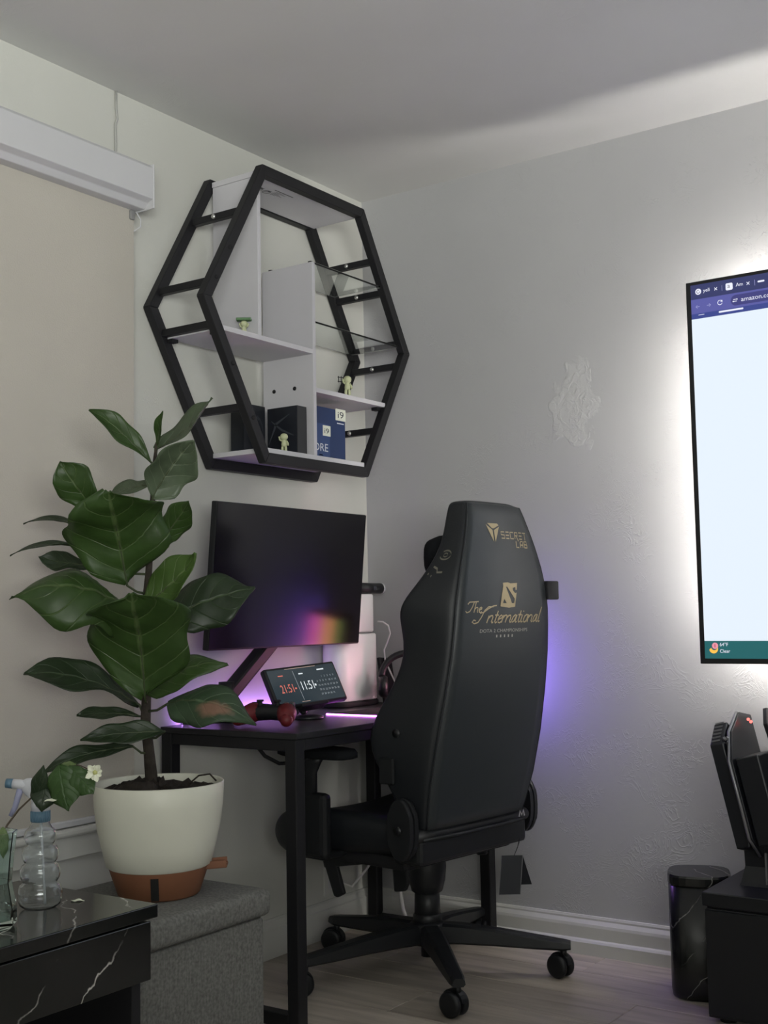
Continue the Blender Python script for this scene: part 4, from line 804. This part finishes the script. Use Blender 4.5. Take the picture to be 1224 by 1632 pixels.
strokes(m, [(1, I_)], -0.130, 0.9840, 0.0400, 0.0220, 0.0032, shear=0.15)
T_ = [[(-.7, 1.5), (-.5, 1.9), (0.3, 1.95), (.9, 2.0)], [(.25, 1.95), (.1, 1.0), (-.15, .2), (-.55, 0), (-.8, .3)]]
strokes(m, [(0.55, T_), SCR['h'], SCR['e']], -0.170, 1.0120, 0.0250, 0.0145, 0.0030, shear=0.2); B(m, 'script_lettering', M_gold, bc)
m = MB(); put_text(m, 'DOTA 2 CHAMPIONSHIPS', 0.0125, lambda u, v: fB(-0.130+u, 0.9590+v), fit=0.214)
for k in range(5): ribbon(m, [(-0.058+k*0.0175, 0.945), (-0.058+k*0.0175, 0.952)], 0.0055, fB)
B(m, 'small_lettering', M_paleprint, bc)
m = MB()   # embroidered marks on the near shoulder wing
def side_pt(a, z): # on left outer wing, a 0 (back) .. 1 (wing tip)
    wb, ww, yb, yw = lerp(z, 2), lerp(z, 3), lerp(z, 1), lerp(z, 4); return (XO-(wb+(ww-wb)*a)-0.0025, yb+(yw-yb)*a, z)
fS = lambda u, v: side_pt(0.55+u, 1.165+v)
ribbon(m, [(0.20*math.cos(a), 0.012*math.sin(a)) for a in [0.9+5.0*k/18 for k in range(19)]], 0.004, lambda u, v: fS(u, v)); ribbon(m, [(0.08*math.cos(a), 0.005*math.sin(a)) for a in [2*PI*k/10 for k in range(11)]], 0.003, fS)
ribbon(m, [(0.25, -0.030), (0.1, -0.036), (0.05, -0.046), (-0.1, -0.046)], 0.005, fS); ribbon(m, [(0.3, -0.048), (0.15, -0.056)], 0.005, fS)
B(m, 'embroidery', mat('dull_gold_thread', (0.16, 0.15, 0.12), 0.6), bc)
m = MB(); m.loft([[(XO+0.13*k*math.copysign(abs(math.cos(q))**0.5, math.cos(q)), y, 1.165+0.062*k*math.copysign(abs(math.sin(q))**0.6, math.sin(q))) for q in [2*PI*j/28 for j in range(28)]] for k, y in ((0.8, -0.22), (1.0, -0.20), (1.02, -0.155), (0.92, -0.125), (0.6, -0.112))]); B(m, 'head_pillow', M_suede)
m = MB(); m.box((XO+0.198, -0.314, 1.045), (XO+0.256, -0.290, 1.098), 0.004); B(m, 'strap_loop', M_matte)
m = MB(); m.cyl((-0.262, -0.135, 0.70), (-0.275, -0.135, 0.70), 0.012); m.cbox((-0.272, -0.10, 0.60), (0.012, 0.05, 0.07), 0.005); pieces(m, 'recline_handle', M_black, ch, False)
# lower rear bar, hinges and badge
m = MB(); m.loft([[(x, -0.172+0.020*math.cos(q)-0.004*(1-(x/0.24)**2), 0.432+0.018*math.sin(q)) for q in [2*PI*j/14 for j in range(14)]] for x in (-0.25, -0.15, 0, 0.15, 0.235)]); m.box((-0.245, -0.185, 0.355), (0.232, -0.085, 0.425), 0.012); B(m, 'rear_bar', M_black)
m = MB(); m.tube([(-0.235, -0.188, 0.424), (-0.1, -0.198, 0.423), (0.1, -0.198, 0.423), (0.2, -0.19, 0.424)], 0.005, 8); B(m, 'seam', M_leather)
for sg in (-1, 1):
    for dx in (0.0, 0.026):
        m = MB(); m.prism([(-0.085+0.0*k, 0)[0:1][0:1] and (0.042*math.cos(2*PI*k/28)*0.95-0.148, 0.452+0.080*math.copysign(abs(math.sin(2*PI*k/28))**0.8, math.sin(2*PI*k/28))) for k in range(28)], 0.014, Matrix(((0, 0, 1, sg*(0.258+dx*0.8)-0.007), (1, 0, 0, 0), (0, 1, 0, 0), (0, 0, 0, 1))), 0.004); B(m, 'hinge_cover', M_black)
    m = MB(); m.cyl((sg*0.282, -0.148, 0.452), (sg*0.292, -0.148, 0.452), 0.012); B(m, 'hinge_bolt', M_base)
m = MB(); ribbon(m, [(0.175, 0.432), (0.180, 0.448), (0.188, 0.436), (0.196, 0.448), (0.201, 0.432)], 0.006, lambda u, z: (u, -0.2005, z)); B(m, 'badge', M_screw)
# folded tag hanging from the chair
tg = Vector((0.700, -0.300, 0.255))
t = thing('hang_tag', 'black folded card tag hanging from right of the chair', 'tag', tuple(tg))
m = MB(); a = math.radians(36); dx, dy = math.cos(a), math.sin(a)
for q, (sh, bk) in enumerate(((-0.010, 0.0), (0.028, 0.030))):
    m = MB(); hw = 0.030; r = []
    top = Vector((0.700, -0.300, 0.325)); 
    cs = [top+Vector((-dx*hw, -dy*hw, 0)), top+Vector((dx*hw, dy*hw, 0)), top+Vector((dx*(hw+sh), dy*(hw+sh), -0.108+0.02*q))+Vector((-dy*bk, dx*bk, 0)), top+Vector((dx*(-hw+sh), dy*(-hw+sh), -0.108+0.02*q))+Vector((-dy*bk, dx*bk, 0))]
    nrm = Vector((dy, -dx, 0))*0.0008
    m.loft([[tuple(c+nrm) for c in cs], [tuple(c-nrm) for c in cs]], smooth=False); m.build('card', mat('tag_black', (0.016, 0.018, 0.024), 0.5), t)
    if q == 0:
        m = MB(); m.tube([c+nrm*1.5 for c in (cs[1], cs[2], cs[3], cs[0])], 0.0010, 6); m.build('card_edge', mat('tag_edge', (0.16, 0.16, 0.17), 0.5), t)
m = MB(); m.tube([(0.705, -0.297, 0.325), (0.712, -0.290, 0.345), (0.714, -0.280, 0.37), (0.718, -0.290, 0.36), (0.710, -0.297, 0.335)], 0.0009, 5); m.build('string', M_matte, t)

# ------------------------------------------------------------------ ottoman, marble table and what stands on them
ot = thing('ottoman', 'grey fabric storage ottoman holding the potted fig', 'ottoman', (0.40, -1.48, 0.0))
m = MB(); m.box((0.222, -1.725, 0.0), (0.585, -1.243, 0.338), 0.008); m.build('box', M_otto, ot)
m = MB(); m.box((0.208, -1.738, 0.340), (0.600, -1.228, 0.4005), 0.018, seg=4); m.build('lid', M_otto, ot, smooth=True)
tb = thing('side_table', 'glossy black marble-look table with a drawer at lower left', 'table', (0.60, -2.2, 0.0))
m = MB(); m.box((0.415, -2.75, 0.476), (0.800, -1.786, 0.500), 0.002); m.build('table_top', M_marble, tb)
m = MB(); m.box((0.772, -2.73, 0.368), (0.793, -1.797, 0.471), 0.002); m.build('drawer_front', M_marble, tb)
m = MB(); m.box((0.425, -2.74, 0.0), (0.770, -2.715, 0.476), 0.002); m.box((0.425, -1.822, 0.0), (0.770, -1.800, 0.476), 0.002); pieces(m, 'side_panel', M_matte, tb)
m = MB(); m.box((0.43, -2.715, 0.375), (0.77, -1.824, 0.470), 0.002); m.build('drawer_box', M_matte, tb)
m = MB(); m.box((0.425, -2.715, 0.03), (0.77, -1.824, 0.05), 0.002); m.build('lower_shelf', M_matte, tb)
m = MB(); m.box((0.425, -2.715, 0.05), (0.44, -1.824, 0.375)); m.build('back_panel', M_matte, tb)

PX, PY = 0.418, -1.405
pl_ = thing('potted_fig', 'tall fiddle-leaf fig in white and terracotta pot on ottoman', 'plant', (PX, PY, 0.4005))
pc_ = (PX, PY, 0)
m = MB(); m.lathe([(0.109, 0.463), (0.1165, 0.468), (0.127, 0.51), (0.137, 0.555), (0.143, 0.60), (0.1455, 0.645), (0.1435, 0.6475), (0.1405, 0.645), (0.139, 0.60), (0.134, 0.56), (0.10, 0.55)], pc_, 56); m.build('pot', M_pot, pl_)
m = MB(); m.lathe([(0, 0.4012), (0.086, 0.4012), (0.0905, 0.405), (0.1105, 0.463), (0.1125, 0.470), (0.10, 0.470), (0, 0.468)], pc_, 56); m.build('saucer', M_terra, pl_)
va = math.radians(-50); vx = Vector((math.cos(va), math.sin(va), 0)); vy = Vector((-vx.y, vx.x, 0))
m = MB(); m.loft([[tuple(Vector(pc_)+vx*(r+o)+vy*s_*0.0085+Vector((0, 0, z))) for s_, o in ((-1, -0.004), (1, -0.004), (1, 0.0025), (-1, 0.0025))] for r, z in ((0.090, 0.4045), (0.0985, 0.428), (0.107, 0.455))], smooth=False); m.build('level_window', mat('dark_window', (0.022, 0.022, 0.022), 0.25), pl_)
sa = math.radians(38); sx_ = Vector((math.cos(sa), math.sin(sa), 0)); sy_ = Vector((-sx_.y, sx_.x, 0)); q0 = Vector(pc_)
m = MB(); m.bar(q0+sx_*0.100+Vector((0, 0, 0.458)), q0+sx_*0.152+Vector((0, 0, 0.461)), 0.042, 0.008, bev=0.002); m.bar(q0+sx_*0.105+sy_*0.02+Vector((0, 0, 0.464)), q0+sx_*0.150+sy_*0.02+Vector((0, 0, 0.467)), 0.004, 0.014); m.bar(q0+sx_*0.105-sy_*0.02+Vector((0, 0, 0.464)), q0+sx_*0.150-sy_*0.02+Vector((0, 0, 0.467)), 0.004, 0.014); m.build('watering_spout', M_terra, pl_)
rn = random.Random(11); rows = []
for i in range(9):
    r = 0.1385*i/8; rows.append([(PX+r*math.cos(2*PI*k/32), PY+r*math.sin(2*PI*k/32), 0.628+0.010*math.sin(3.1*k+i*1.7)*(i < 8)+(0.018*math.exp(-((r-0.05)/0.04)**2) if math.cos(2*PI*k/32+2.6) > 0 else 0)+rn.uniform(-.004, .004)*(i < 8)) for k in range(33)])
    rows[-1][32] = rows[-1][0]
m = MB(); m.grid(rows); soil = m.build('soil', M_soil, pl_); soil['kind'] = 'stuff'
TR = [(0.372, -1.379, 0.618), (0.371, -1.389, 0.706), (0.369, -1.398, 0.778), (0.375, -1.400, 0.849), (0.371, -1.400, 0.935), (0.374, -1.406, 1.021), (0.387, -1.406, 1.106), (0.397, -1.408, 1.192), (0.406, -1.411, 1.278), (0.415, -1.413, 1.364), (0.422, -1.413, 1.414)]
m = MB(); m.tube(TR, [0.0155, 0.0125, 0.0115, 0.0105, 0.0095, 0.009, 0.008, 0.007, 0.006, 0.005, 0.003], 12); m.build('trunk', M_bark, pl_, smooth=True)
m = MB(); m.tube([(0.36, -1.386, 0.74), (0.352, -1.395, 0.762), (0.345, -1.40, 0.77)], [0.007, 0.006, 0.004], 8); m.tube([(0.44, -1.33, 0.635), (0.455, -1.315, 0.652), (0.475, -1.30, 0.655), (0.49, -1.295, 0.64)], 0.002, 6); pieces(m, 'root', M_bark, pl_)
LEAVES = [
    ((0.410,-1.417,1.367),(0.317,-1.518,1.492),(0.138,-0.679,0.721),0.057,0.01,0.5,-0.01,'a','narrow'),
    ((0.422,-1.412,1.404),(0.466,-1.438,1.479),(-0.038,-0.998,-0.056),0.026,0,0.6,0,'a','narrow'),
    ((0.418,-1.414,1.398),(0.572,-1.391,1.504),(0.731,-0.127,0.671),0.071,-0.016,0.35,0,'b','wide'),
    ((0.421,-1.425,1.288),(0.548,-1.423,1.408),(0.919,-0.354,0.172),0.104,-0.02,0.55,0.01,'c','wide'),
    ((0.408,-1.413,1.318),(0.278,-1.428,1.299),(0.361,-0.674,0.644),0.055,0.008,0.3,-0.008,'b','narrow'),
    ((0.356,-1.515,1.238),(0.347,-1.630,1.353),(0.329,-0.902,0.279),0.091,0.015,0.15,-0.01,'a','fiddle'),
    ((0.376,-1.461,1.089),(0.475,-1.606,1.266),(0.661,-0.731,0.170),0.223,-0.03,-0.12,-0.03,'a','broad'),
    ((0.422,-1.402,1.183),(0.520,-1.405,1.276),(0.798,-0.498,0.339),0.065,-0.012,-0.3,0.015,'a','wide'),
    ((0.399,-1.380,1.176),(0.369,-1.309,1.236),(0.948,-0.316,0.022),0.044,0,0.2,0,'b','wide'),
    ((0.261,-1.456,1.218),(0.095,-1.525,1.250),(0.162,-0.291,0.943),0.035,0.012,0.2,-0.01,'d','narrow'),
    ((0.305,-1.495,1.173),(0.213,-1.655,1.165),(0.162,-0.291,0.943),0.034,0.014,0.2,-0.01,'d','narrow'),
    ((0.287,-1.478,1.133),(0.153,-1.512,1.153),(0.716,-0.660,0.227),0.049,0,0.5,0.02,'d','fiddle'),
    ((0.385,-1.448,1.018),(0.282,-1.696,1.079),(0.357,-0.666,0.655),0.171,0.035,-0.55,-0.03,'a','wide'),
    ((0.415,-1.453,1.037),(0.569,-1.431,1.152),(0.353,-0.851,0.388),0.092,-0.01,0.35,0.015,'e','wide'),
    ((0.397,-1.365,1.008),(0.547,-1.219,1.078),(0.562,-0.705,0.432),0.134,0.02,-0.15,0.01,'d','wide'),
    ((0.408,-1.438,0.841),(0.527,-1.596,1.047),(0.594,-0.757,0.272),0.223,-0.03,-0.1,-0.03,'a','broad'),
    ((0.380,-1.409,0.844),(0.573,-1.355,0.916),(0.499,-0.520,0.693),0.088,0.02,-0.25,-0.01,'a','wide'),
    ((0.352,-1.401,0.815),(0.224,-1.621,0.901),(0.525,-0.462,0.715),0.096,0.022,0.3,-0.012,'d','fiddle'),
    ((0.450,-1.407,0.821),(0.667,-1.376,0.797),(0.571,-0.630,0.527),0.108,0.03,-0.3,-0.025,'f','wide'),
    ((0.355,-1.396,0.789),(0.248,-1.495,0.794),(0.373,-0.512,0.774),0.043,0.012,0.3,0,'d','fiddle'),
    ((0.439,-1.408,0.759),(0.314,-1.542,0.747),(0.492,-0.690,0.531),0.053,0.012,0.3,0,'d','wide'),
    ((0.364,-1.432,0.725),(0.274,-1.613,0.687),(0.526,-0.559,0.641),0.047,0.016,0.25,-0.01,'d','narrow'),

]
PROF = {'wide': [0.06, 0.42, 0.72, 0.86, 0.92, 0.97, 1.0, 1.0, 0.97, 0.88, 0.72, 0.50, 0.22, 0.02],
        'fiddle': [0.06, 0.30, 0.48, 0.55, 0.57, 0.62, 0.72, 0.86, 0.97, 1.0, 0.96, 0.82, 0.52, 0.04],
        'broad': [0.06, 0.36, 0.64, 0.82, 0.92, 0.98, 1.0, 1.0, 0.99, 0.96, 0.89, 0.77, 0.56, 0.10],
        'narrow': [0.05, 0.25, 0.42, 0.55, 0.68, 0.82, 0.94, 1.0, 1.0, 0.94, 0.80, 0.58, 0.30, 0.02]}
def trunk_at(z):
    for a, b in zip(TR, TR[1:]):
        if z <= b[2]: t_ = max(0, (z-a[2])/(b[2]-a[2])); return Vector(a).lerp(Vector(b), t_)
    return Vector(TR[-1])
def leaf(name, base, tip, nrm, width, bend, cup, curl, mt, kind, parent, seed, trunk=None, stem=M_bark, stem_r=0.0032, solid=0.0011):
    base, tip, nrm = Vector(base), Vector(tip), Vector(nrm); a = tip-base; L = a.length; a.normalize()
    s = nrm.cross(a).normalized(); n = a.cross(s); rr = random.Random(seed); ph = rr.uniform(0, 6.28); fr = rr.uniform(2.2, 3.4); am = 0.085*width
    pr = PROF[kind]; nu, nv = 26, 11; bm_ = MB(); V = []; UVs = {}
    for i in range(nu):
        u = i/(nu-1); x = u*(len(pr)-1); k = min(int(x), len(pr)-2); w = width/2*(pr[k]+(pr[k+1]-pr[k])*(x-k)); row = []
        for j in range(nv):
            v = -1+2*j/(nv-1)
            wv = w*(1+0.075*math.sin(u*15+ph+v*2))
            off = bend*4*u*(1-u)*L/0.2 + cup*wv*(v*v)*0.9 + am*math.sin(u*PI*fr+ph+(1.3 if v > 0 else 0))*abs(v)**1.5 + (curl*((u-0.7)/0.3)**2 if u > 0.7 else 0) + 0.017*width*math.cos(u*31-abs(v)**1.3*9.4)*(1-abs(v)**3)
            p = base + a*(u*L) + s*(v*wv) + n*off
            q = bm_.bm.verts.new(p); row.append(q); UVs[q] = (u, (v+1)/2)
        V.append(row)
    uvl = bm_.bm.loops.layers.uv.new('UVMap')
    for i in range(nu-1):
        for j in range(nv-1):
            f = bm_.bm.faces.new((V[i][j], V[i+1][j], V[i+1][j+1], V[i][j+1])); f.smooth = True
            for lp in f.loops: lp[uvl].uv = UVs[lp.vert]
    o = bm_.build(name, [mt, stem], parent, solid=solid)
    m2 = MB(); mid = [tuple(V[i][nv//2].co) if False else None for i in range(0)]
    pts = []
    if trunk is not None: pts = [trunk, (trunk+base)/2 + Vector((0, 0, -0.006))]
    pts += [base + a*(u*L) + n*(bend*4*u*(1-u)*L/0.2 - 0.0008 + 0.017*width*math.cos(u*31) + (curl*((u-0.7)/0.3)**2 if u > 0.7 else 0)) for u in [0, 0.1, 0.2, 0.3, 0.4, 0.5, 0.6, 0.7, 0.8, 0.9]]
    m2.tube(pts, [stem_r*max(0.18, 1-0.75*i/(len(pts)-1)) for i in range(len(pts))], 6)
    return o, m2
for i, (b_, t_, n_, w_, be, cu, cl, mt, kd) in enumerate(LEAVES):
    B_ = Vector(b_); tk = trunk_at(B_.z-0.02); 
    o, m2 = leaf('leaf', b_, t_, n_, w_, be, cu, cl, LEAF[mt], kd, pl_, i, trunk=tk)
    vein = m2.build('petiole', mat('petiole_green', (0.050, 0.065, 0.030), 0.55), pl_)

# spray bottle
SB = Vector((0.640, -1.920, 0.500))
sb = thing('spray_bottle', 'clear ribbed spray bottle with blue collar on marble table', 'bottle', tuple(SB), math.radians(35))
M_clear = mat('clear_plastic', (0.93, 0.96, 0.97), 0.03, trans=1.0, ior=1.38); M_bluep = mat('blue_plastic', (0.09, 0.17, 0.24), 0.4); M_sprayw = mat('spray_white', (0.60, 0.61, 0.66), 0.4); M_lilac = mat('lilac_plastic', (0.30, 0.31, 0.45), 0.4)
prof = [(0.0, 0.0015), (0.028, 0.0015)]
for z0, r, h in ((0.002, 0.0390, 0.044), (0.046, 0.0355, 0.034), (0.080, 0.0325, 0.032), (0.112, 0.0285, 0.030)):
    prof += [(r-0.0065+0.0065*math.sin(PI*k/8)**0.7, z0+h*k/8) for k in range(0 if z0 > 0.01 else 1, 8)]
prof += [(0.0205, 0.142), (0.0165, 0.149), (0.0150, 0.152), (0.0150, 0.160)]
inner = [(max(0.0, r-0.0012), z+(0.0012 if z < 0.01 else 0)) for r, z in prof][::-1]
m = MB(); m.lathe(prof+inner, n=40); m.build('bottle', M_clear, sb, world=False)
m = MB(); m.cyl((0, 0, 0.1525), (0, 0, 0.172), 0.0172, 0.0168, n=28)
for k in range(28): m.bar((0.0170*math.cos(2*PI*k/28), 0.0170*math.sin(2*PI*k/28), 0.154), (0.0170*math.cos(2*PI*k/28), 0.0170*math.sin(2*PI*k/28), 0.171), 0.0012, 0.0012)
m.build('collar', M_bluep, sb, world=False)
m = MB(); m.tube([(0.0, 0, 0.165), (0.004, 0, 0.10), (0.008, 0.004, 0.006)], 0.0024, 8); m.build('dip_tube', mat('tube_plastic', (0.62, 0.64, 0.66), 0.35), sb, world=False)
m = MB(); m.loft([rb for rb in [[(x0+w*c, d*s_, z0+k) for c, s_ in [(math.cos(2*PI*j/16), math.sin(2*PI*j/16)) for j in range(16)]] for x0, w, d, z0, k in ((0.0, 0.0165, 0.0165, 0.172, 0), (0.0, 0.0165, 0.0165, 0.184, 0), (-0.002, 0.014, 0.012, 0.190, 0), (-0.010, 0.020, 0.011, 0.202, 0), (-0.014, 0.024, 0.0115, 0.214, 0), (-0.014, 0.022, 0.010, 0.224, 0), (-0.012, 0.014, 0.006, 0.229, 0))]]); m.tube([(-0.02, 0, 0.2165), (-0.050, 0, 0.2200)], [0.0095, 0.0085], 14); m.build('spray_head', M_sprayw, sb, world=False)
m = MB(); m.cyl((-0.050, 0, 0.2200), (-0.062, 0, 0.2212), 0.0088, 0.0085, n=18); m.build('nozzle', M_bluep, sb, world=False)
m = MB(); m.tube([(-0.036, 0, 0.211), (-0.041, 0, 0.195), (-0.046, 0, 0.178), (-0.054, 0, 0.163)], [0.0065, 0.0058, 0.0052, 0.004], 10); m.build('trigger', M_lilac, sb, world=False)

# glass vase with a flowering cutting
VB = Vector((0.680, -2.056, 0.500))
vs_t = thing('glass_vase', 'tall greenish glass vase at the left edge on table', 'vase', tuple(VB))
M_vglass = mat('green_glass', (0.80, 0.93, 0.90), 0.03, trans=1.0, ior=1.45)
def vring(r, z): return [(VB.x+r*math.cos(2*PI*k/8+0.3), VB.y+r*math.sin(2*PI*k/8+0.3), VB.z+z) for k in range(8)]
m = MB(); m.loft([vring(0.038, 0.001), vring(0.043, 0.006), vring(0.043, 0.03), vring(0.034, 0.075), vring(0.038, 0.120), vring(0.043, 0.158), vring(0.040, 0.158), vring(0.035, 0.120), vring(0.031, 0.075), vring(0.039, 0.034), vring(0.036, 0.014)], smooth=False); m.build('vase_body', M_vglass, vs_t)
ct = thing('plant_cutting', 'leafy cutting with a white flower leaning from the vase', 'plant cutting', (0.680, -2.054, 0.52))
m = MB(); m.tube([(0.676, -2.058, 0.512), (0.668, -2.040, 0.627), (0.656, -2.005, 0.660), (0.674, -1.995, 0.686), (0.702, -1.978, 0.716), (0.724, -1.966, 0.740), (0.742, -1.950, 0.758), (0.769, -1.944, 0.762), (0.810, -1.944, 0.752)], [0.0022, 0.002, 0.0018, 0.0016, 0.0014, 0.0013, 0.0012, 0.001, 0.0009], 8); m.build('stem', mat('stem_brown', (0.06, 0.045, 0.03), 0.7), ct)
LC = leaf_mat('cutting_leaf', (0.035, 0.075, 0.020), (0.06, 0.11, 0.04)); LC2 = leaf_mat('cutting_leaf_dark', (0.018, 0.032, 0.015), (0.035, 0.05, 0.03)); LC3 = leaf_mat('cutting_leaf_light', (0.13, 0.19, 0.07), (0.18, 0.25, 0.12))
camdir = Vector((0.57, -0.82, 0.1))
for i, (b_, t_, w_, mt, kd) in enumerate((((0.699, -1.978, 0.691), (0.729, -1.989, 0.762), 0.030, LC2, 'wide'), ((0.717, -1.970, 0.742), (0.724, -1.988, 0.686), 0.044, LC2, 'wide'), ((0.742, -1.965, 0.764), (0.774, -1.972, 0.688), 0.062, LC, 'wide'), ((0.757, -1.955, 0.762), (0.806, -1.945, 0.716), 0.046, LC, 'narrow'), ((0.712, -1.950, 0.748), (0.763, -1.948, 0.764), 0.020, LC3, 'narrow'), ((0.666, -2.022, 0.660), (0.683, -2.036, 0.612), 0.020, LC3, 'wide'), ((0.652, -2.026, 0.655), (0.655, -2.058, 0.600), 0.030, LC2, 'wide'))):
    nn_ = camdir + Vector((math.sin(i*1.9)*0.4, math.cos(i*2.3)*0.3, 0.25)); o, m2 = leaf('leaf', b_, t_, nn_, w_, 0.006, -0.35, -0.004, mt, kd, ct, 50+i, stem_r=0.0010, solid=0.0006); m2.bm.free()
M_petal = mat('petal_white', (0.74, 0.76, 0.62), 0.6); FC = Vector((0.812, -1.946, 0.752))
fl = MB(); fl.ball(FC, 0.0045); flo = fl.build('flower_centre', mat('flower_yellow', (0.45, 0.46, 0.18), 0.7), ct)
for k in range(9):
    a = 2*PI*k/9+0.2; d = (Vector((0.82, 0.57, 0))*math.cos(a)+Vector((0, 0, 1))*math.sin(a)+camdir*(0.5 if k % 2 else 0.15)).normalized(); L_ = 0.019 if k % 2 else 0.013
    o, m2 = leaf('petal', FC+d*0.003, FC+d*L_, camdir+d*0.3, 0.0095, 0.002, 0.4, 0.001, M_petal, 'narrow', flo, 80+k, stem_r=0.0005, solid=0.0004); m2.bm.free()
o, m2 = leaf('petal', (0.727, -1.984, 0.703), (0.748, -1.972, 0.705), (0.3, -0.3, 0.9), 0.009, 0.002, 0.3, 0.0, M_petal, 'narrow', ct, 95, solid=0.0005); m2.bm.free()
o, m2 = leaf('fallen_petal', (0.648, -1.856, 0.5012), (0.668, -1.842, 0.5012), (0, 0, 1), 0.013, 0.0015, 0.15, 0.0, M_petal, 'wide', None, 97, solid=0.0008); m2.bm.free()
o.data.transform(Matrix.Translation((-0.658, 1.849, -0.5002))); o.location = (0.658, -1.849, 0.5002); tag(o, 'small white fallen petal lying on the black marble table', 'petal')
